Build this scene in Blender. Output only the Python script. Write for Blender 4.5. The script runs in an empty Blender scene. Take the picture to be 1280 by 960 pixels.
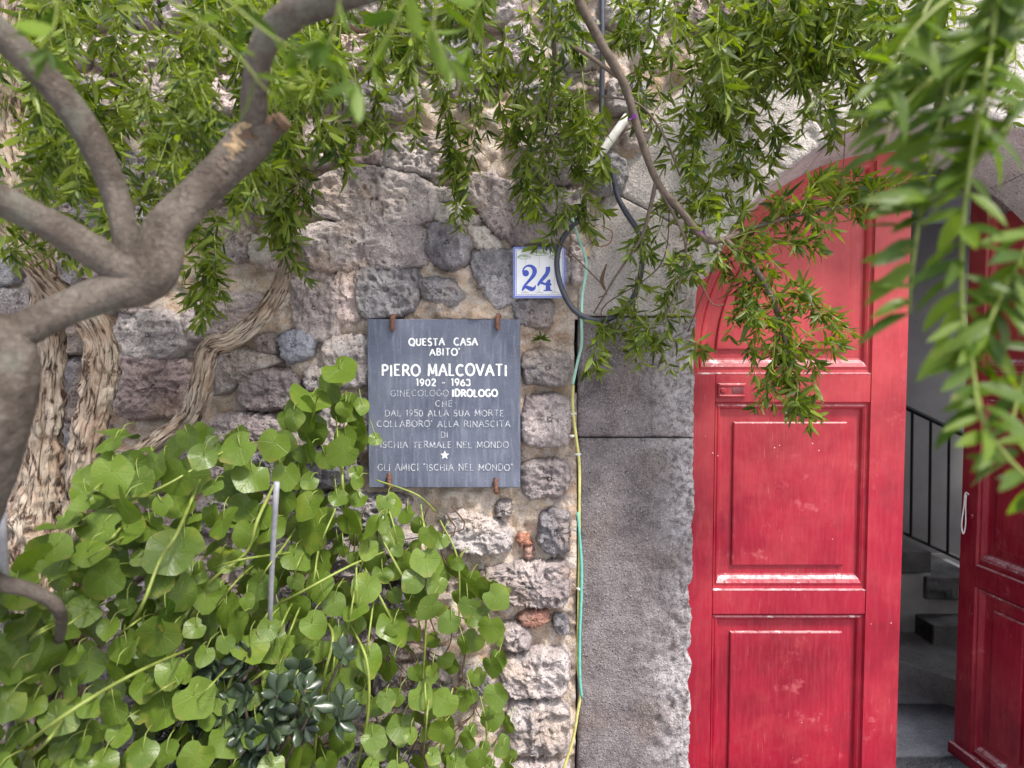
import bpy, math, random
import numpy as np
from mathutils import Vector, Matrix
random.seed(7); RNG = np.random.default_rng(7)
S = bpy.context.scene; COL = S.collection
PI = math.pi

# ------------------------------------------------------------------ camera, world, sun, exposure
PITCH = math.radians(2.8); FPX = 853.0; CAM = np.array([0.0, -2.0, 1.6])
cd = bpy.data.cameras.new('camera'); cam = bpy.data.objects.new('camera', cd); COL.objects.link(cam)
cam.location = CAM; cam.rotation_euler = (PI/2 - PITCH, 0, 0)
cd.sensor_width = 36; cd.lens = 36*FPX/1280; cd.clip_start = 0.02; cd.clip_end = 500
cd.dof.use_dof = True; cd.dof.focus_distance = 2.02; cd.dof.aperture_fstop = 2.6
S.camera = cam
w = bpy.data.worlds.new('World'); S.world = w; w.use_nodes = True
wn = w.node_tree; bgn = wn.nodes['Background']
sky = wn.nodes.new('ShaderNodeTexSky'); sky.sky_type = 'NISHITA'; sky.sun_disc = False
SUN_EL = math.radians(56); SUN_AZ = math.radians(140)      # azimuth clockwise from +Y
sky.sun_elevation = SUN_EL; sky.sun_rotation = SUN_AZ; sky.dust_density = 3.0; sky.air_density = 1.0
hsv = wn.nodes.new('ShaderNodeHueSaturation'); hsv.inputs['Saturation'].default_value = 0.42
wn.links.new(sky.outputs[0], hsv.inputs['Color']); wn.links.new(hsv.outputs[0], bgn.inputs['Color'])
bgn.inputs['Strength'].default_value = 0.15
sl = bpy.data.lights.new('sun', 'SUN'); sun = bpy.data.objects.new('sun', sl); COL.objects.link(sun)
sl.energy = 2.5; sl.angle = math.radians(7); sl.color = (1, 0.93, 0.85)
sd = Vector((math.sin(SUN_AZ)*math.cos(SUN_EL), math.cos(SUN_AZ)*math.cos(SUN_EL), math.sin(SUN_EL)))
sun.rotation_euler = sd.to_track_quat('Z', 'Y').to_euler(); sun.location = (3, -6, 8)
S.view_settings.view_transform = 'Standard'; S.view_settings.look = 'None'
S.view_settings.exposure = 1.0; S.view_settings.gamma = 1
S.cycles.max_bounces = 8; S.cycles.transparent_max_bounces = 6; S.cycles.use_denoising = True

# ------------------------------------------------------------------ mapping and noise
def P(px, py, Y=0.0):
    "point of the plane y=Y seen at photograph pixel (px, py)"
    u = (px-640)/FPX; v = -(py-480)/FPX; c, s = math.cos(PITCH), math.sin(PITCH)
    d = np.array([u, c+v*s, -s+v*c]); t = (Y-CAM[1])/d[1]
    return CAM + d*t
def _h(ix, iy, iz, seed):
    n = (ix.astype(np.int64)*374761393 + iy.astype(np.int64)*668265263 + iz.astype(np.int64)*2147483647 + seed*1274126177) & 0xffffffff
    n = ((n ^ (n >> 13))*1274126177) & 0xffffffff; n = ((n ^ (n >> 16))*2246822519) & 0xffffffff
    return ((n ^ (n >> 15)) & 0xffffff)/float(0xffffff)
def noise(p, f, seed=0):
    q = p*f; i = np.floor(q).astype(np.int64); t = q-i; t = t*t*(3-2*t)
    x, y, z = i[..., 0], i[..., 1], i[..., 2]; r = 0
    for a in (0, 1):
        for b in (0, 1):
            for c in (0, 1):
                wt = (t[..., 0] if a else 1-t[..., 0])*(t[..., 1] if b else 1-t[..., 1])*(t[..., 2] if c else 1-t[..., 2])
                r = r + wt*_h(x+a, y+b, z+c, seed)
    return r*2-1
def fbm(p, f, o=4, seed=0, g=0.5, ridged=False):
    r = 0; a = 1.0; s = 0
    for k in range(o):
        n = noise(p, f*2.03**k, seed+k*17)
        if ridged: n = 1-2*np.abs(n)
        r = r+a*n; s += a; a *= g
    return r/s
def pits(p, f, seed=0):
    n = noise(p, f, seed); m = noise(p, f*.37, seed+5)
    return np.clip((n-0.35-0.3*m)*2.2, 0, 1)

# ------------------------------------------------------------------ object helpers
WLD = {}
def mesh_np(name, V, F, mat, uv=None, tint=None, smooth=True):
    V = np.asarray(V, float); me = bpy.data.meshes.new(name)
    if isinstance(F, np.ndarray): F = [F]
    F = [np.asarray(f, np.int32) for f in F if len(f)]
    loops = np.concatenate([f.ravel() for f in F]); tot = np.concatenate([np.full(len(f), f.shape[1], np.int32) for f in F])
    st = np.concatenate([[0], np.cumsum(tot)[:-1]]).astype(np.int32)
    me.vertices.add(len(V)); me.vertices.foreach_set('co', V.ravel().astype(np.float32))
    me.loops.add(len(loops)); me.loops.foreach_set('vertex_index', loops)
    me.polygons.add(len(tot)); me.polygons.foreach_set('loop_start', st); me.polygons.foreach_set('loop_total', tot)
    if uv is not None:
        l = me.uv_layers.new(name='UVMap'); l.data.foreach_set('uv', np.asarray(uv, np.float32)[loops].ravel())
    if tint is not None:
        a = me.attributes.new('tint', 'FLOAT', 'POINT'); a.data.foreach_set('value', np.broadcast_to(np.asarray(tint, np.float32), (len(V),)).copy())
    me.update(calc_edges=True); me.validate()
    me.polygons.foreach_set('use_smooth', np.full(len(me.polygons), smooth))
    if mat: me.materials.append(mat)
    return me
def tag(o, label=None, cat=None, group=None, kind=None):
    if label: o['label'] = label
    if cat: o['category'] = cat
    if group: o['group'] = group
    if kind: o['kind'] = kind
    return o
def thing(name, loc, label, cat, group=None, rotz=0):
    o = bpy.data.objects.new(name, None); o.empty_display_size = .05; COL.objects.link(o)
    o.location = loc; o.rotation_euler = (0, 0, rotz)
    WLD[o.name] = Matrix.Translation(Vector(loc)) @ Matrix.Rotation(rotz, 4, 'Z')
    return tag(o, label, cat, group)
def link(name, me, parent=None, M=None, local=False):
    o = bpy.data.objects.new(name, me); COL.objects.link(o)
    M = M or Matrix()
    if parent is not None:
        o.parent = parent
        if local: WLD[o.name] = WLD[parent.name] @ M; o.matrix_basis = M; return o
        o.matrix_basis = WLD[parent.name].inverted() @ M
    else: o.matrix_basis = M
    WLD[o.name] = M
    return o
def obj(name, V, F, mat, parent=None, local=False, **kw):
    V = np.asarray(V, float); c = (V.min(0)+V.max(0))/2
    if parent is None: c[2] = V[:, 2].min()
    me = mesh_np(name, V-c, F, mat, **kw)
    return link(name, me, parent, Matrix.Translation(Vector(c)), local)
def join(parts):
    Vs = []; Q = []; T = []; n = 0
    for V, F in parts:
        V = np.asarray(V, float); Vs.append(V)
        for f in (F if isinstance(F, list) else [F]):
            f = np.asarray(f)
            if not len(f): continue
            (Q if f.shape[1] == 4 else T).append(f+n)
        n += len(V)
    out = []
    if Q: out.append(np.concatenate(Q))
    if T: out.append(np.concatenate(T))
    return np.concatenate(Vs), out
def gridF(nu, nv, wrap=False):
    i = np.arange(nu-1)[:, None]; m = nv if wrap else nv-1; j = np.arange(m)[None, :]; j2 = (j+1) % nv
    return np.stack([i*nv+j, i*nv+j2, (i+1)*nv+j2, (i+1)*nv+j], -1).reshape(-1, 4)
def box(x0, x1, y0, y1, z0, z1, b=0.0):
    "box with small chamfers"
    if b <= 0:
        V = np.array([[x, y, z] for x in (x0, x1) for y in (y0, y1) for z in (z0, z1)])
        F = np.array([[0, 1, 3, 2], [4, 6, 7, 5], [0, 4, 5, 1], [2, 3, 7, 6], [0, 2, 6, 4], [1, 5, 7, 3]]); return V, F
    V = []; ids = {}
    for sx in (0, 1):
        for sy in (0, 1):
            for sz in (0, 1):
                X = (x0, x1)[sx]; Y = (y0, y1)[sy]; Z = (z0, z1)[sz]
                bx = b*(1-2*sx); by = b*(1-2*sy); bz = b*(1-2*sz)
                for ax, p in enumerate(((X, Y+by, Z+bz), (X+bx, Y, Z+bz), (X+bx, Y+by, Z))):
                    ids[sx, sy, sz, ax] = len(V); V.append(p)
    Q = []; T = []
    for ax in range(3):
        o = [a for a in range(3) if a != ax]
        for s in (0, 1):
            c = []
            for a, bb in ((0, 0), (1, 0), (1, 1), (0, 1)):
                k = [0, 0, 0]; k[ax] = s; k[o[0]] = a; k[o[1]] = bb; c.append(ids[(*k, ax)])
            if (s == 0) ^ (ax == 1): c = c[::-1]
            Q.append(c)
    for ax in range(3):
        o = [a for a in range(3) if a != ax]
        for a in (0, 1):
            for bb in (0, 1):
                k0 = [0, 0, 0]; k0[o[0]] = a; k0[o[1]] = bb; k1 = list(k0); k1[ax] = 1
                Q.append([ids[(*k0, o[0])], ids[(*k1, o[0])], ids[(*k1, o[1])], ids[(*k0, o[1])]])
    for sx in (0, 1):
        for sy in (0, 1):
            for sz in (0, 1): T.append([ids[sx, sy, sz, k] for k in range(3)])
    return np.array(V), [np.array(Q), np.array(T)]
def spline(pts, step=0.012):
    "Catmull-Rom through rows (x,y,z,r)"
    p = np.asarray(pts, float); p = np.vstack([2*p[0]-p[1], p, 2*p[-1]-p[-2]]); out = []
    for i in range(1, len(p)-2):
        n = max(2, int(np.linalg.norm(p[i+1, :3]-p[i, :3])/step))
        t = np.linspace(0, 1, n, endpoint=False)[:, None]
        out.append(.5*((2*p[i])+(-p[i-1]+p[i+1])*t+(2*p[i-1]-5*p[i]+4*p[i+1]-p[i+2])*t*t+(-p[i-1]+3*p[i]-3*p[i+1]+p[i+2])*t**3))
    out.append(p[-2][None]); return np.vstack(out)
def tube(path, n=10, disp=None, caps=True):
    p = path[:, :3]; r = np.abs(path[:, 3]); T = np.gradient(p, axis=0); T /= np.linalg.norm(T, axis=1)[:, None]+1e-12
    up = np.array([0, 1., 0]) if abs(T[0, 1]) < .9 else np.array([1., 0, 0])
    N = np.zeros_like(p); N[0] = np.cross(T[0], up); N[0] /= np.linalg.norm(N[0])
    for i in range(1, len(p)):
        v = N[i-1]-T[i]*np.dot(N[i-1], T[i]); N[i] = v/(np.linalg.norm(v)+1e-12)
    B = np.cross(T, N); a = np.linspace(0, 2*PI, n, endpoint=False)
    ca, sa = np.cos(a)[None, :, None], np.sin(a)[None, :, None]
    D = N[:, None]*ca+B[:, None]*sa; R = np.broadcast_to(r[:, None], (len(p), n)).copy()
    s = np.concatenate([[0], np.cumsum(np.linalg.norm(np.diff(p, axis=0), axis=1))])
    if disp: R = R+disp(s[:, None]+0*R, a[None, :]+0*R, R)
    V = (p[:, None]+D*R[..., None]).reshape(-1, 3); F = [gridF(len(p), n, True)]
    uv = np.stack([np.broadcast_to(a[None]/(2*PI), R.shape), np.broadcast_to(s[:, None], R.shape)], -1).reshape(-1, 2)
    if caps:
        V = np.vstack([V, p[0], p[-1]]); k = len(V)-2; j = np.arange(n); j2 = (j+1) % n; o = (len(p)-1)*n
        F.append(np.vstack([np.stack([j2, j, j*0+k], -1), np.stack([o+j, o+j2, j*0+k+1], -1)]))
        uv = np.vstack([uv, [[0, 0], [0, s[-1]]]])
    return V, F, uv
def cord(name, pts, mat, parent=None, n=8, step=.01, **kw):
    V, F, uv = tube(spline(pts, step), n); return obj(name, V, F, mat, parent, uv=uv, **kw)
def pp(*rows):
    "rows (px, py, Y, r) -> world rows"
    return [[*P(a, b, c), r] for a, b, c, r in rows]

# ------------------------------------------------------------------ materials
class NT:
    def __init__(s, name):
        s.m = bpy.data.materials.new(name); s.m.use_nodes = True; s.t = s.m.node_tree; s.b = s.t.nodes['Principled BSDF']; s.out = s.t.nodes['Material Output']
        s.pos = s.n('ShaderNodeNewGeometry').outputs['Position']
    def n(s, typ, **kw):
        nd = s.t.nodes.new(typ)
        for k, v in kw.items():
            if isinstance(v, bpy.types.NodeSocket): s.t.links.new(v, nd.inputs[k])
            elif k in nd.inputs.keys(): nd.inputs[k].default_value = v
            else: setattr(nd, k, v)
        return nd
    def L(s, a, b): s.t.links.new(a, b)
    def noise(s, scale, detail=4, rough=.55, vec=None, dist=0):
        return s.n('ShaderNodeTexNoise', Vector=vec or s.pos, Scale=scale, Detail=detail, Roughness=rough, Distortion=dist).outputs['Fac']
    def vor(s, scale, feature='F1', vec=None, rnd=1.0):
        nd = s.n('ShaderNodeTexVoronoi', Vector=vec or s.pos); nd.feature = feature; nd.inputs['Scale'].default_value = scale; nd.inputs['Randomness'].default_value = rnd
        return nd.outputs['Distance']
    def ramp(s, f, a, b, lo=0.0, hi=1.0):
        nd = s.n('ShaderNodeMapRange', Value=f); nd.inputs['From Min'].default_value = a; nd.inputs['From Max'].default_value = b
        nd.inputs['To Min'].default_value = lo; nd.inputs['To Max'].default_value = hi; return nd.outputs['Result']
    def math(s, op, a, b=0.0):
        nd = s.n('ShaderNodeMath'); nd.operation = op
        for i, v in enumerate((a, b)):
            if isinstance(v, bpy.types.NodeSocket): s.L(v, nd.inputs[i])
            else: nd.inputs[i].default_value = v
        return nd.outputs[0]
    def mix(s, f, a, b, typ='MIX'):
        nd = s.n('ShaderNodeMix'); nd.data_type = 'RGBA'; nd.blend_type = typ
        for i, v in ((0, f), (6, a), (7, b)):
            if isinstance(v, bpy.types.NodeSocket): s.L(v, nd.inputs[i])
            else: nd.inputs[i].default_value = v if i == 0 else (*v, 1)
        return nd.outputs[2]
    def bump(s, h, dist=.003, strength=1.0, normal=None):
        nd = s.n('ShaderNodeBump', Height=h); nd.inputs['Distance'].default_value = dist; nd.inputs['Strength'].default_value = strength
        if normal: s.L(normal, nd.inputs['Normal'])
        return nd.outputs[0]
    def fin(s, col, rough=.8, normal=None, spec=None):
        for k, v in (('Base Color', col), ('Roughness', rough), ('Normal', normal), ('Specular IOR Level', spec)):
            if v is None: continue
            if isinstance(v, bpy.types.NodeSocket): s.L(v, s.b.inputs[k])
            else: s.b.inputs[k].default_value = (*v, 1) if k == 'Base Color' else v
        return s.m
def stone_mat(name, a, b, c, stain=.35, pit=.5, speck=0.0, rnd=.5, hewn=None):
    t = NT(name); r = t.n('ShaderNodeObjectInfo').outputs['Random']
    n1 = t.noise(9, 5, .6); n2 = t.noise(38, 5, .65); n3 = t.noise(170, 3, .6); n4 = t.noise(5.3, 3, .5)
    col = t.mix(t.ramp(n1, .35, .65), a, b)
    col = t.mix(t.math('MULTIPLY', t.ramp(n2, .42, .72), .65), col, b)
    col = t.mix(t.math('MULTIPLY', t.ramp(n4, .52, .66), stain), col, c)
    col = t.mix(t.math('MULTIPLY', t.ramp(n3, .60, .42), .35), col, tuple(x*.35 for x in a))
    if hewn: col = t.mix(t.math('MULTIPLY', t.n('ShaderNodeAttribute', attribute_name='tint').outputs['Fac'], t.ramp(t.noise(55, 4, .65), .38, .58)), col, hewn)
    v = t.vor(95); p = t.math('MULTIPLY', t.ramp(v, .26, .10), t.ramp(n2, .42, .58))
    col = t.mix(t.math('MULTIPLY', p, pit), col, tuple(x*.2 for x in a))
    if speck: 
        sp = t.ramp(t.vor(190), .20, .12); col = t.mix(t.math('MULTIPLY', sp, speck), col, (.62, .60, .58))
    h = t.n('ShaderNodeHueSaturation', Color=col); t.L(t.ramp(r, 0, 1, 1-rnd*.45, 1+rnd*.45), h.inputs['Value']); t.L(t.ramp(t.math('FRACT', t.math('MULTIPLY', r, 7.3)), 0, 1, .7, 1.2), h.inputs['Saturation'])
    hh = t.math('ADD', t.math('MULTIPLY', n2, .9), t.math('MULTIPLY', n3, .45)); hh = t.math('SUBTRACT', hh, t.math('MULTIPLY', p, .5))
    return t.fin(h.outputs[0], .93, t.bump(hh, .012, .9), .2)
M_stone = stone_mat('tuff', (.245, .205, .212), (.58, .515, .50), (.56, .41, .29), .5, .85)
M_stone_dark = stone_mat('dark_tuff', (.165, .155, .175), (.42, .395, .41), (.46, .33, .24), .35, .8)
M_stone_blue = stone_mat('blue_grey_stone', (.24, .25, .31), (.44, .45, .52), (.4, .35, .32), .2, .5)
M_stone_pink = stone_mat('pink_tuff', (.37, .29, .29), (.61, .51, .49), (.58, .43, .32), .5, .7)
M_pale = stone_mat('pale_stone', (.48, .44, .41), (.66, .61, .57), (.44, .34, .26), .4, .25)
M_pier = stone_mat('pier_stone', (.105, .082, .088), (.275, .232, .242), (.20, .15, .135), .8, .6, .85, .15, (.46, .42, .44))
M_arch = stone_mat('arch_stone', (.43, .38, .37), (.69, .63, .60), (.58, .49, .44), .35, .4, .1, .15)
M_brick = stone_mat('old_brick', (.34, .15, .11), (.44, .25, .19), (.5, .38, .32), .7, .3, rnd=.1)
def mortar_mat():
    t = NT('lime_mortar'); n1 = t.noise(4, 5, .6); n2 = t.noise(26, 6, .7); n3 = t.noise(150, 3, .7)
    col = t.mix(t.ramp(n1, .36, .62), (.46, .33, .235), (.58, .48, .39)); col = t.mix(t.ramp(n2, .44, .66), col, (.64, .59, .55))
    col = t.mix(t.math('MULTIPLY', t.ramp(t.noise(11, 4, .7), .58, .68), .7), col, (.36, .33, .335)); col = t.mix(t.math('MULTIPLY', t.ramp(n3, .5, .36), .5), col, (.22, .14, .09))
    return t.fin(col, .95, t.bump(t.math('ADD', n2, t.math('MULTIPLY', n3, .5)), .012, .9), .15)
M_mortar = mortar_mat()
def plain(name, col, rough=.5, var=.15, scale=30, bump=.0, metal=0, spec=None):
    t = NT(name); n = t.noise(scale, 4, .6)
    c = t.mix(t.ramp(n, .3, .7), tuple(x*(1-var) for x in col), tuple(min(1, x*(1+var)) for x in col)); t.b.inputs['Metallic'].default_value = metal
    return t.fin(c, rough, t.bump(n, bump, .6) if bump else None, spec)
def paint_mat():
    t = NT('red_paint'); geo = t.n('ShaderNodeNewGeometry')
    z = t.n('ShaderNodeSeparateXYZ', Vector=t.pos).outputs['Z']
    nz = t.n('ShaderNodeSeparateXYZ', Vector=geo.outputs['True Normal']).outputs['Z']
    sv = t.n('ShaderNodeMapping', Vector=t.pos); sv.inputs['Scale'].default_value = (9, 9, 1.0); grain = t.noise(12, 4, .6, sv.outputs[0])
    big = t.noise(3.0, 4, .6); fine = t.noise(60, 4, .7)
    col = t.mix(t.ramp(big, .38, .62), (.19, .003, .016), (.31, .008, .028))
    grad = t.math('ADD', t.ramp(z, .95, 2.1, .0, .62), t.math('MULTIPLY', t.math('SUBTRACT', t.noise(5, 5, .65), .5), .9))
    col = t.mix(t.n('ShaderNodeClamp', Value=grad).outputs[0], col, (.62, .115, .11))          # paler towards the top: sky sheen painted into the red, with some fading
    col = t.mix(t.math('MULTIPLY', t.ramp(grain, .45, .7), .09), col, (.60, .16, .17))
    dust = t.math('MULTIPLY', t.ramp(nz, .25, .7), t.ramp(fine, .30, .55)); col = t.mix(t.math('MULTIPLY', dust, .75), col, (.66, .42, .44))
    chip = t.math('MULTIPLY', t.ramp(nz, .25, .6), t.ramp(t.noise(24, 5, .6), .60, .615)); col = t.mix(chip, col, (.72, .70, .69))
    nick = t.math('MULTIPLY', t.ramp(t.math('ADD', t.vor(30), t.math('MULTIPLY', t.noise(180, 2, .6), .18)), .150, .135), t.ramp(t.noise(7, 2, .5), .60, .64)); col = t.mix(nick, col, (.74, .62, .60))
    scr = t.n('ShaderNodeMapping', Vector=t.pos); scr.inputs['Scale'].default_value = (1, 1, .07); scr.inputs['Rotation'].default_value = (0, .28, 0)
    sc = t.math('MULTIPLY', t.ramp(t.noise(240, 2, .5, scr.outputs[0]), .66, .72), t.ramp(t.noise(4, 2, .5), .52, .62)); col = t.mix(t.math('MULTIPLY', sc, .22), col, (.72, .33, .33))
    wear = t.math('MULTIPLY', t.ramp(t.noise(9, 5, .7), .60, .70), t.ramp(t.noise(2.2, 2, .5), .42, .6)); col = t.mix(t.math('MULTIPLY', wear, .45), col, (.60, .17, .18))
    grime = t.math('MULTIPLY', t.ramp(t.noise(6, 5, .65), .55, .72), t.ramp(big, .35, .6)); col = t.mix(t.math('MULTIPLY', grime, .35), col, (.13, .02, .03))
    h = t.math('ADD', t.math('MULTIPLY', grain, .3), t.math('MULTIPLY', fine, .25))
    m = t.fin(col, t.ramp(fine, .3, .7, .30, .5), t.bump(h, .0016, .6), .30); return m
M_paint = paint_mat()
def leaf_mat(name, dark, light, rough=.42, trans=.35, vein=.35, spots=True, spec=.5, palmate=False):
    t = NT(name); uv = t.n('ShaderNodeUVMap').outputs[0]; sx = t.n('ShaderNodeSeparateXYZ', Vector=uv); u, v = sx.outputs['X'], sx.outputs['Y']
    tint = t.n('ShaderNodeAttribute', attribute_name='tint').outputs['Fac']
    col = t.mix(tint, dark, light)
    au = t.math('ABSOLUTE', u)
    mid = t.ramp(au, .10, .0)
    sv = t.math('ABSOLUTE', t.math('SUBTRACT', t.math('FRACT', t.math('MULTIPLY', t.math('SUBTRACT', v, t.math('MULTIPLY', au, .30)), 5.0)), .5))
    side = t.math('MULTIPLY', t.ramp(sv, .07, .0), .55)
    if palmate:
        hx_ = t.math('MULTIPLY', u, .5); hy_ = t.math('SUBTRACT', v, .25); an = t.math('ARCTAN2', hx_, hy_); rad = t.math('SQRT', t.math('ADD', t.math('MULTIPLY', hx_, hx_), t.math('MULTIPLY', hy_, hy_)))
        ds = t.math('MULTIPLY', t.math('ABSOLUTE', t.math('SUBTRACT', t.math('FRACT', t.math('ADD', t.math('DIVIDE', an, .66), .5)), .5)), rad)
        mid = t.ramp(ds, .016, .003); sv2 = t.math('ABSOLUTE', t.math('SUBTRACT', t.math('FRACT', t.math('MULTIPLY', t.math('SUBTRACT', rad, t.math('MULTIPLY', ds, .8)), 9.0)), .5)); side = t.math('MULTIPLY', t.ramp(sv2, .10, .02), .28)
    vn = t.math('MULTIPLY', t.math('MAXIMUM', mid, side), vein)
    col = t.mix(vn, col, tuple(min(1, x*1.6+.04) for x in light))
    if spots:
        col = t.mix(t.math('MULTIPLY', t.ramp(t.noise(55, 4, .6), .62, .70), .6), col, (.22, .20, .05))
    col = t.mix(t.math('MULTIPLY', t.ramp(t.noise(18, 3, .6), .4, .65), .35), col, tuple(x*.75 for x in dark))
    if palmate:
        rim = t.math('MULTIPLY', t.ramp(rad, .40, .50), t.ramp(t.noise(40, 3, .6), .54, .62)); col = t.mix(t.math('MULTIPLY', rim, .8), col, (.20, .13, .04))
        yl = t.math('MULTIPLY', t.ramp(t.noise(7, 3, .6), .58, .68), .5); col = t.mix(yl, col, (.26, .25, .03)); dots = t.ramp(t.vor(70), .13, .09); col = t.mix(t.math('MULTIPLY', dots, .5), col, (.34, .34, .16))
    bf = t.n('ShaderNodeNewGeometry').outputs['Backfacing']; col = t.mix(t.math('MULTIPLY', bf, .45), col, tuple(min(1, x*1.5+.03) for x in light))
    m = t.fin(col, rough, t.bump(t.math('ADD', vn, t.math('MULTIPLY', t.noise(120, 3, .5), .25)), .0016, .7), spec)
    tr = t.n('ShaderNodeBsdfTranslucent'); bc = t.n('ShaderNodeHueSaturation', Color=col); bc.inputs['Value'].default_value = 1.6; bc.inputs['Saturation'].default_value = 1.2; t.L(bc.outputs[0], tr.inputs['Color'])
    mx = t.n('ShaderNodeMixShader'); mx.inputs[0].default_value = trans; t.L(t.b.outputs[0], mx.inputs[1]); t.L(tr.outputs[0], mx.inputs[2]); t.L(mx.outputs[0], t.out.inputs['Surface'])
    return m
M_vleaf = leaf_mat('vine_leaf', (.017, .048, .004), (.092, .150, .006), .36, .24, .55, spec=.40, palmate=True)
M_sleaf = leaf_mat('shrub_leaf', (.022, .055, .008), (.17, .225, .020), .38, .38, .25, spec=.4)
M_nleaf = leaf_mat('oleander_leaf', (.032, .075, .008), (.12, .19, .015), .42, .34, .35, spec=.3)
M_jade = leaf_mat('jade_leaf', (.018, .032, .020), (.055, .085, .042), .30, .05, .0, False)
M_petal = plain('purple_petal', (.30, .06, .45), .6)
M_stem = plain('green_stem', (.20, .25, .05), .5, .25, 40)
M_twig = plain('brown_twig', (.105, .078, .06), .8, .3, 80, .002)
M_dry = plain('dry_twig', (.10, .06, .035), .9, .3, 80)
def bark_mat():
    t = NT('smooth_grey_bark'); sv = t.n('ShaderNodeUVMap').outputs[0]
    mp = t.n('ShaderNodeMapping', Vector=sv); mp.inputs['Scale'].default_value = (5, 30, 1); a = t.noise(3, 6, .7, mp.outputs[0], 1.2)
    b = t.noise(14, 5, .6); c = t.noise(120, 4, .6)
    col = t.mix(t.ramp(b, .35, .65), (.105, .082, .066), (.235, .20, .17)); col = t.mix(t.math('MULTIPLY', t.ramp(a, .52, .66), .6), col, (.06, .045, .036)); col = t.mix(t.math('MULTIPLY', t.ramp(c, .55, .7), .4), col, (.27, .25, .22)); k = t.ramp(t.vor(34, 'DISTANCE_TO_EDGE', mp.outputs[0]), .03, .0); col = t.mix(t.math('MULTIPLY', t.ramp(t.noise(9, 3, .6), .55, .66), .55), col, (.25, .26, .21))
    return t.fin(col, .88, t.bump(t.math('ADD', t.math('MULTIPLY', a, 1.4), t.math('MULTIPLY', c, .6)), .010, 1.0), .25)
M_bark = bark_mat()
def shag_mat():
    t = NT('stringy_bark'); sv = t.n('ShaderNodeUVMap').outputs[0]
    mp = t.n('ShaderNodeMapping', Vector=sv); mp.inputs['Scale'].default_value = (16, 16, 1); a = t.noise(1, 6, .7, mp.outputs[0], .5); b = t.noise(13, 4, .6)
    mp3 = t.n('ShaderNodeMapping', Vector=sv); mp3.inputs['Scale'].default_value = (15, 8, 1); wob = t.n('ShaderNodeVectorMath', **{}); wob.operation = 'ADD'; t.L(mp3.outputs[0], wob.inputs[0]); nzc = t.n('ShaderNodeTexNoise', Vector=sv, Scale=9.0, Detail=4).outputs['Color']; t.L(t.mix(0.0, nzc, nzc), wob.inputs[1])
    mp2 = t.n('ShaderNodeMapping', Vector=sv); mp2.inputs['Scale'].default_value = (70, 22, 1); c = t.noise(1, 4, .6, mp2.outputs[0])
    col = t.mix(t.ramp(b, .38, .62), (.42, .30, .22), (.58, .49, .40)); col = t.mix(t.ramp(a, .49, .41), col, (.085, .048, .032)); col = t.mix(t.math('MULTIPLY', t.ramp(c, .54, .66), .45), col, (.68, .62, .55)); ck = t.ramp(t.noise(1.3, 3, .6, mp3.outputs[0]), .46, .58); ck = t.math('MULTIPLY', ck, t.ramp(t.vor(1.0, 'DISTANCE_TO_EDGE', wob.outputs[0]), .09, .0)); col = t.mix(t.math('MULTIPLY', ck, .6), col, (.07, .04, .028))
    return t.fin(col, .9, t.bump(t.math('SUBTRACT', t.math('ADD', a, t.math('MULTIPLY', c, .4)), t.math('MULTIPLY', ck, .5)), .014, 1), .2)
M_shag = shag_mat()
M_cut = plain('cut_wood', (.33, .235, .135), .85, .35, 40, .004)
M_slate = None
def slate_mat():
    t = NT('slate'); mp = t.n('ShaderNodeMapping', Vector=t.pos); mp.inputs['Scale'].default_value = (60, 60, 7); a = t.noise(1.5, 5, .6, mp.outputs[0]); b = t.noise(7, 4, .6); c = t.noise(300, 2, .5)
    z = t.n('ShaderNodeSeparateXYZ', Vector=t.pos).outputs['Z']
    col = t.mix(t.ramp(b, .35, .68), (.066, .077, .118), (.125, .142, .20)); col = t.mix(t.math('MULTIPLY', t.ramp(a, .5, .72), .5), col, (.24, .26, .32)); col = t.mix(t.math('MULTIPLY', t.ramp(c, .66, .74), .5), col, (.4, .42, .48))
    col = t.mix(t.math('MULTIPLY', t.ramp(t.noise(3, 3, .6), .5, .7), .3), col, (.26, .28, .34))
    return t.fin(col, .5, t.bump(t.math('ADD', a, t.math('MULTIPLY', c, .3)), .0015, .5), .4)
M_slate = slate_mat()
def letter_mat(name, col, wear):
    t = NT(name); n = t.noise(210, 3, .6); c = t.mix(t.math('MULTIPLY', t.ramp(n, .5+wear, .38+wear), .75), col, (.16, .18, .24)); return t.fin(c, .7, None, .2)
M_let = letter_mat('white_lettering', (.80, .82, .84), -.05)
M_let2 = letter_mat('worn_lettering', (.55, .57, .62), .07)
M_rust = plain('rusty_iron', (.16, .075, .05), .9, .45, 150, .004)
M_glaze = plain('white_glaze', (.78, .79, .82), .12, .04, 20)
M_blue = plain('cobalt_glaze', (.03, .07, .46), .15, .25, 200)
M_blueb = plain('blue_border_glaze', (.16, .20, .55), .15, .15, 200)
M_green = plain('green_glaze', (.38, .46, .34), .2, .3, 260)
M_greyg = plain('grey_glaze', (.55, .53, .52), .2, .2, 260)
M_rubber = plain('black_rubber', (.040, .045, .065), .45, .3, 60, .001)
M_pvc = plain('white_pvc', (.66, .65, .62), .5, .25, 40, .001)
M_mint = plain('mint_cable', (.34, .60, .50), .5, .1, 60)
M_yel = plain('yellow_cable', (.50, .47, .16), .5, .25, 50)
M_teal = plain('teal_cable', (.12, .40, .33), .5, .25, 50)
M_wire = plain('brown_wire', (.28, .13, .07), .6)
M_galv = plain('galvanised_pipe', (.36, .36, .40), .5, .2, 50, .001, .3)
M_iron = plain('black_iron', (.012, .012, .013), .5)
M_plaster = plain('grey_plaster', (.48, .455, .445), .9, .12, 5, .002)
M_white = plain('whitewash', (.80, .78, .74), .9, .1, 9, .003)
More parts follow.
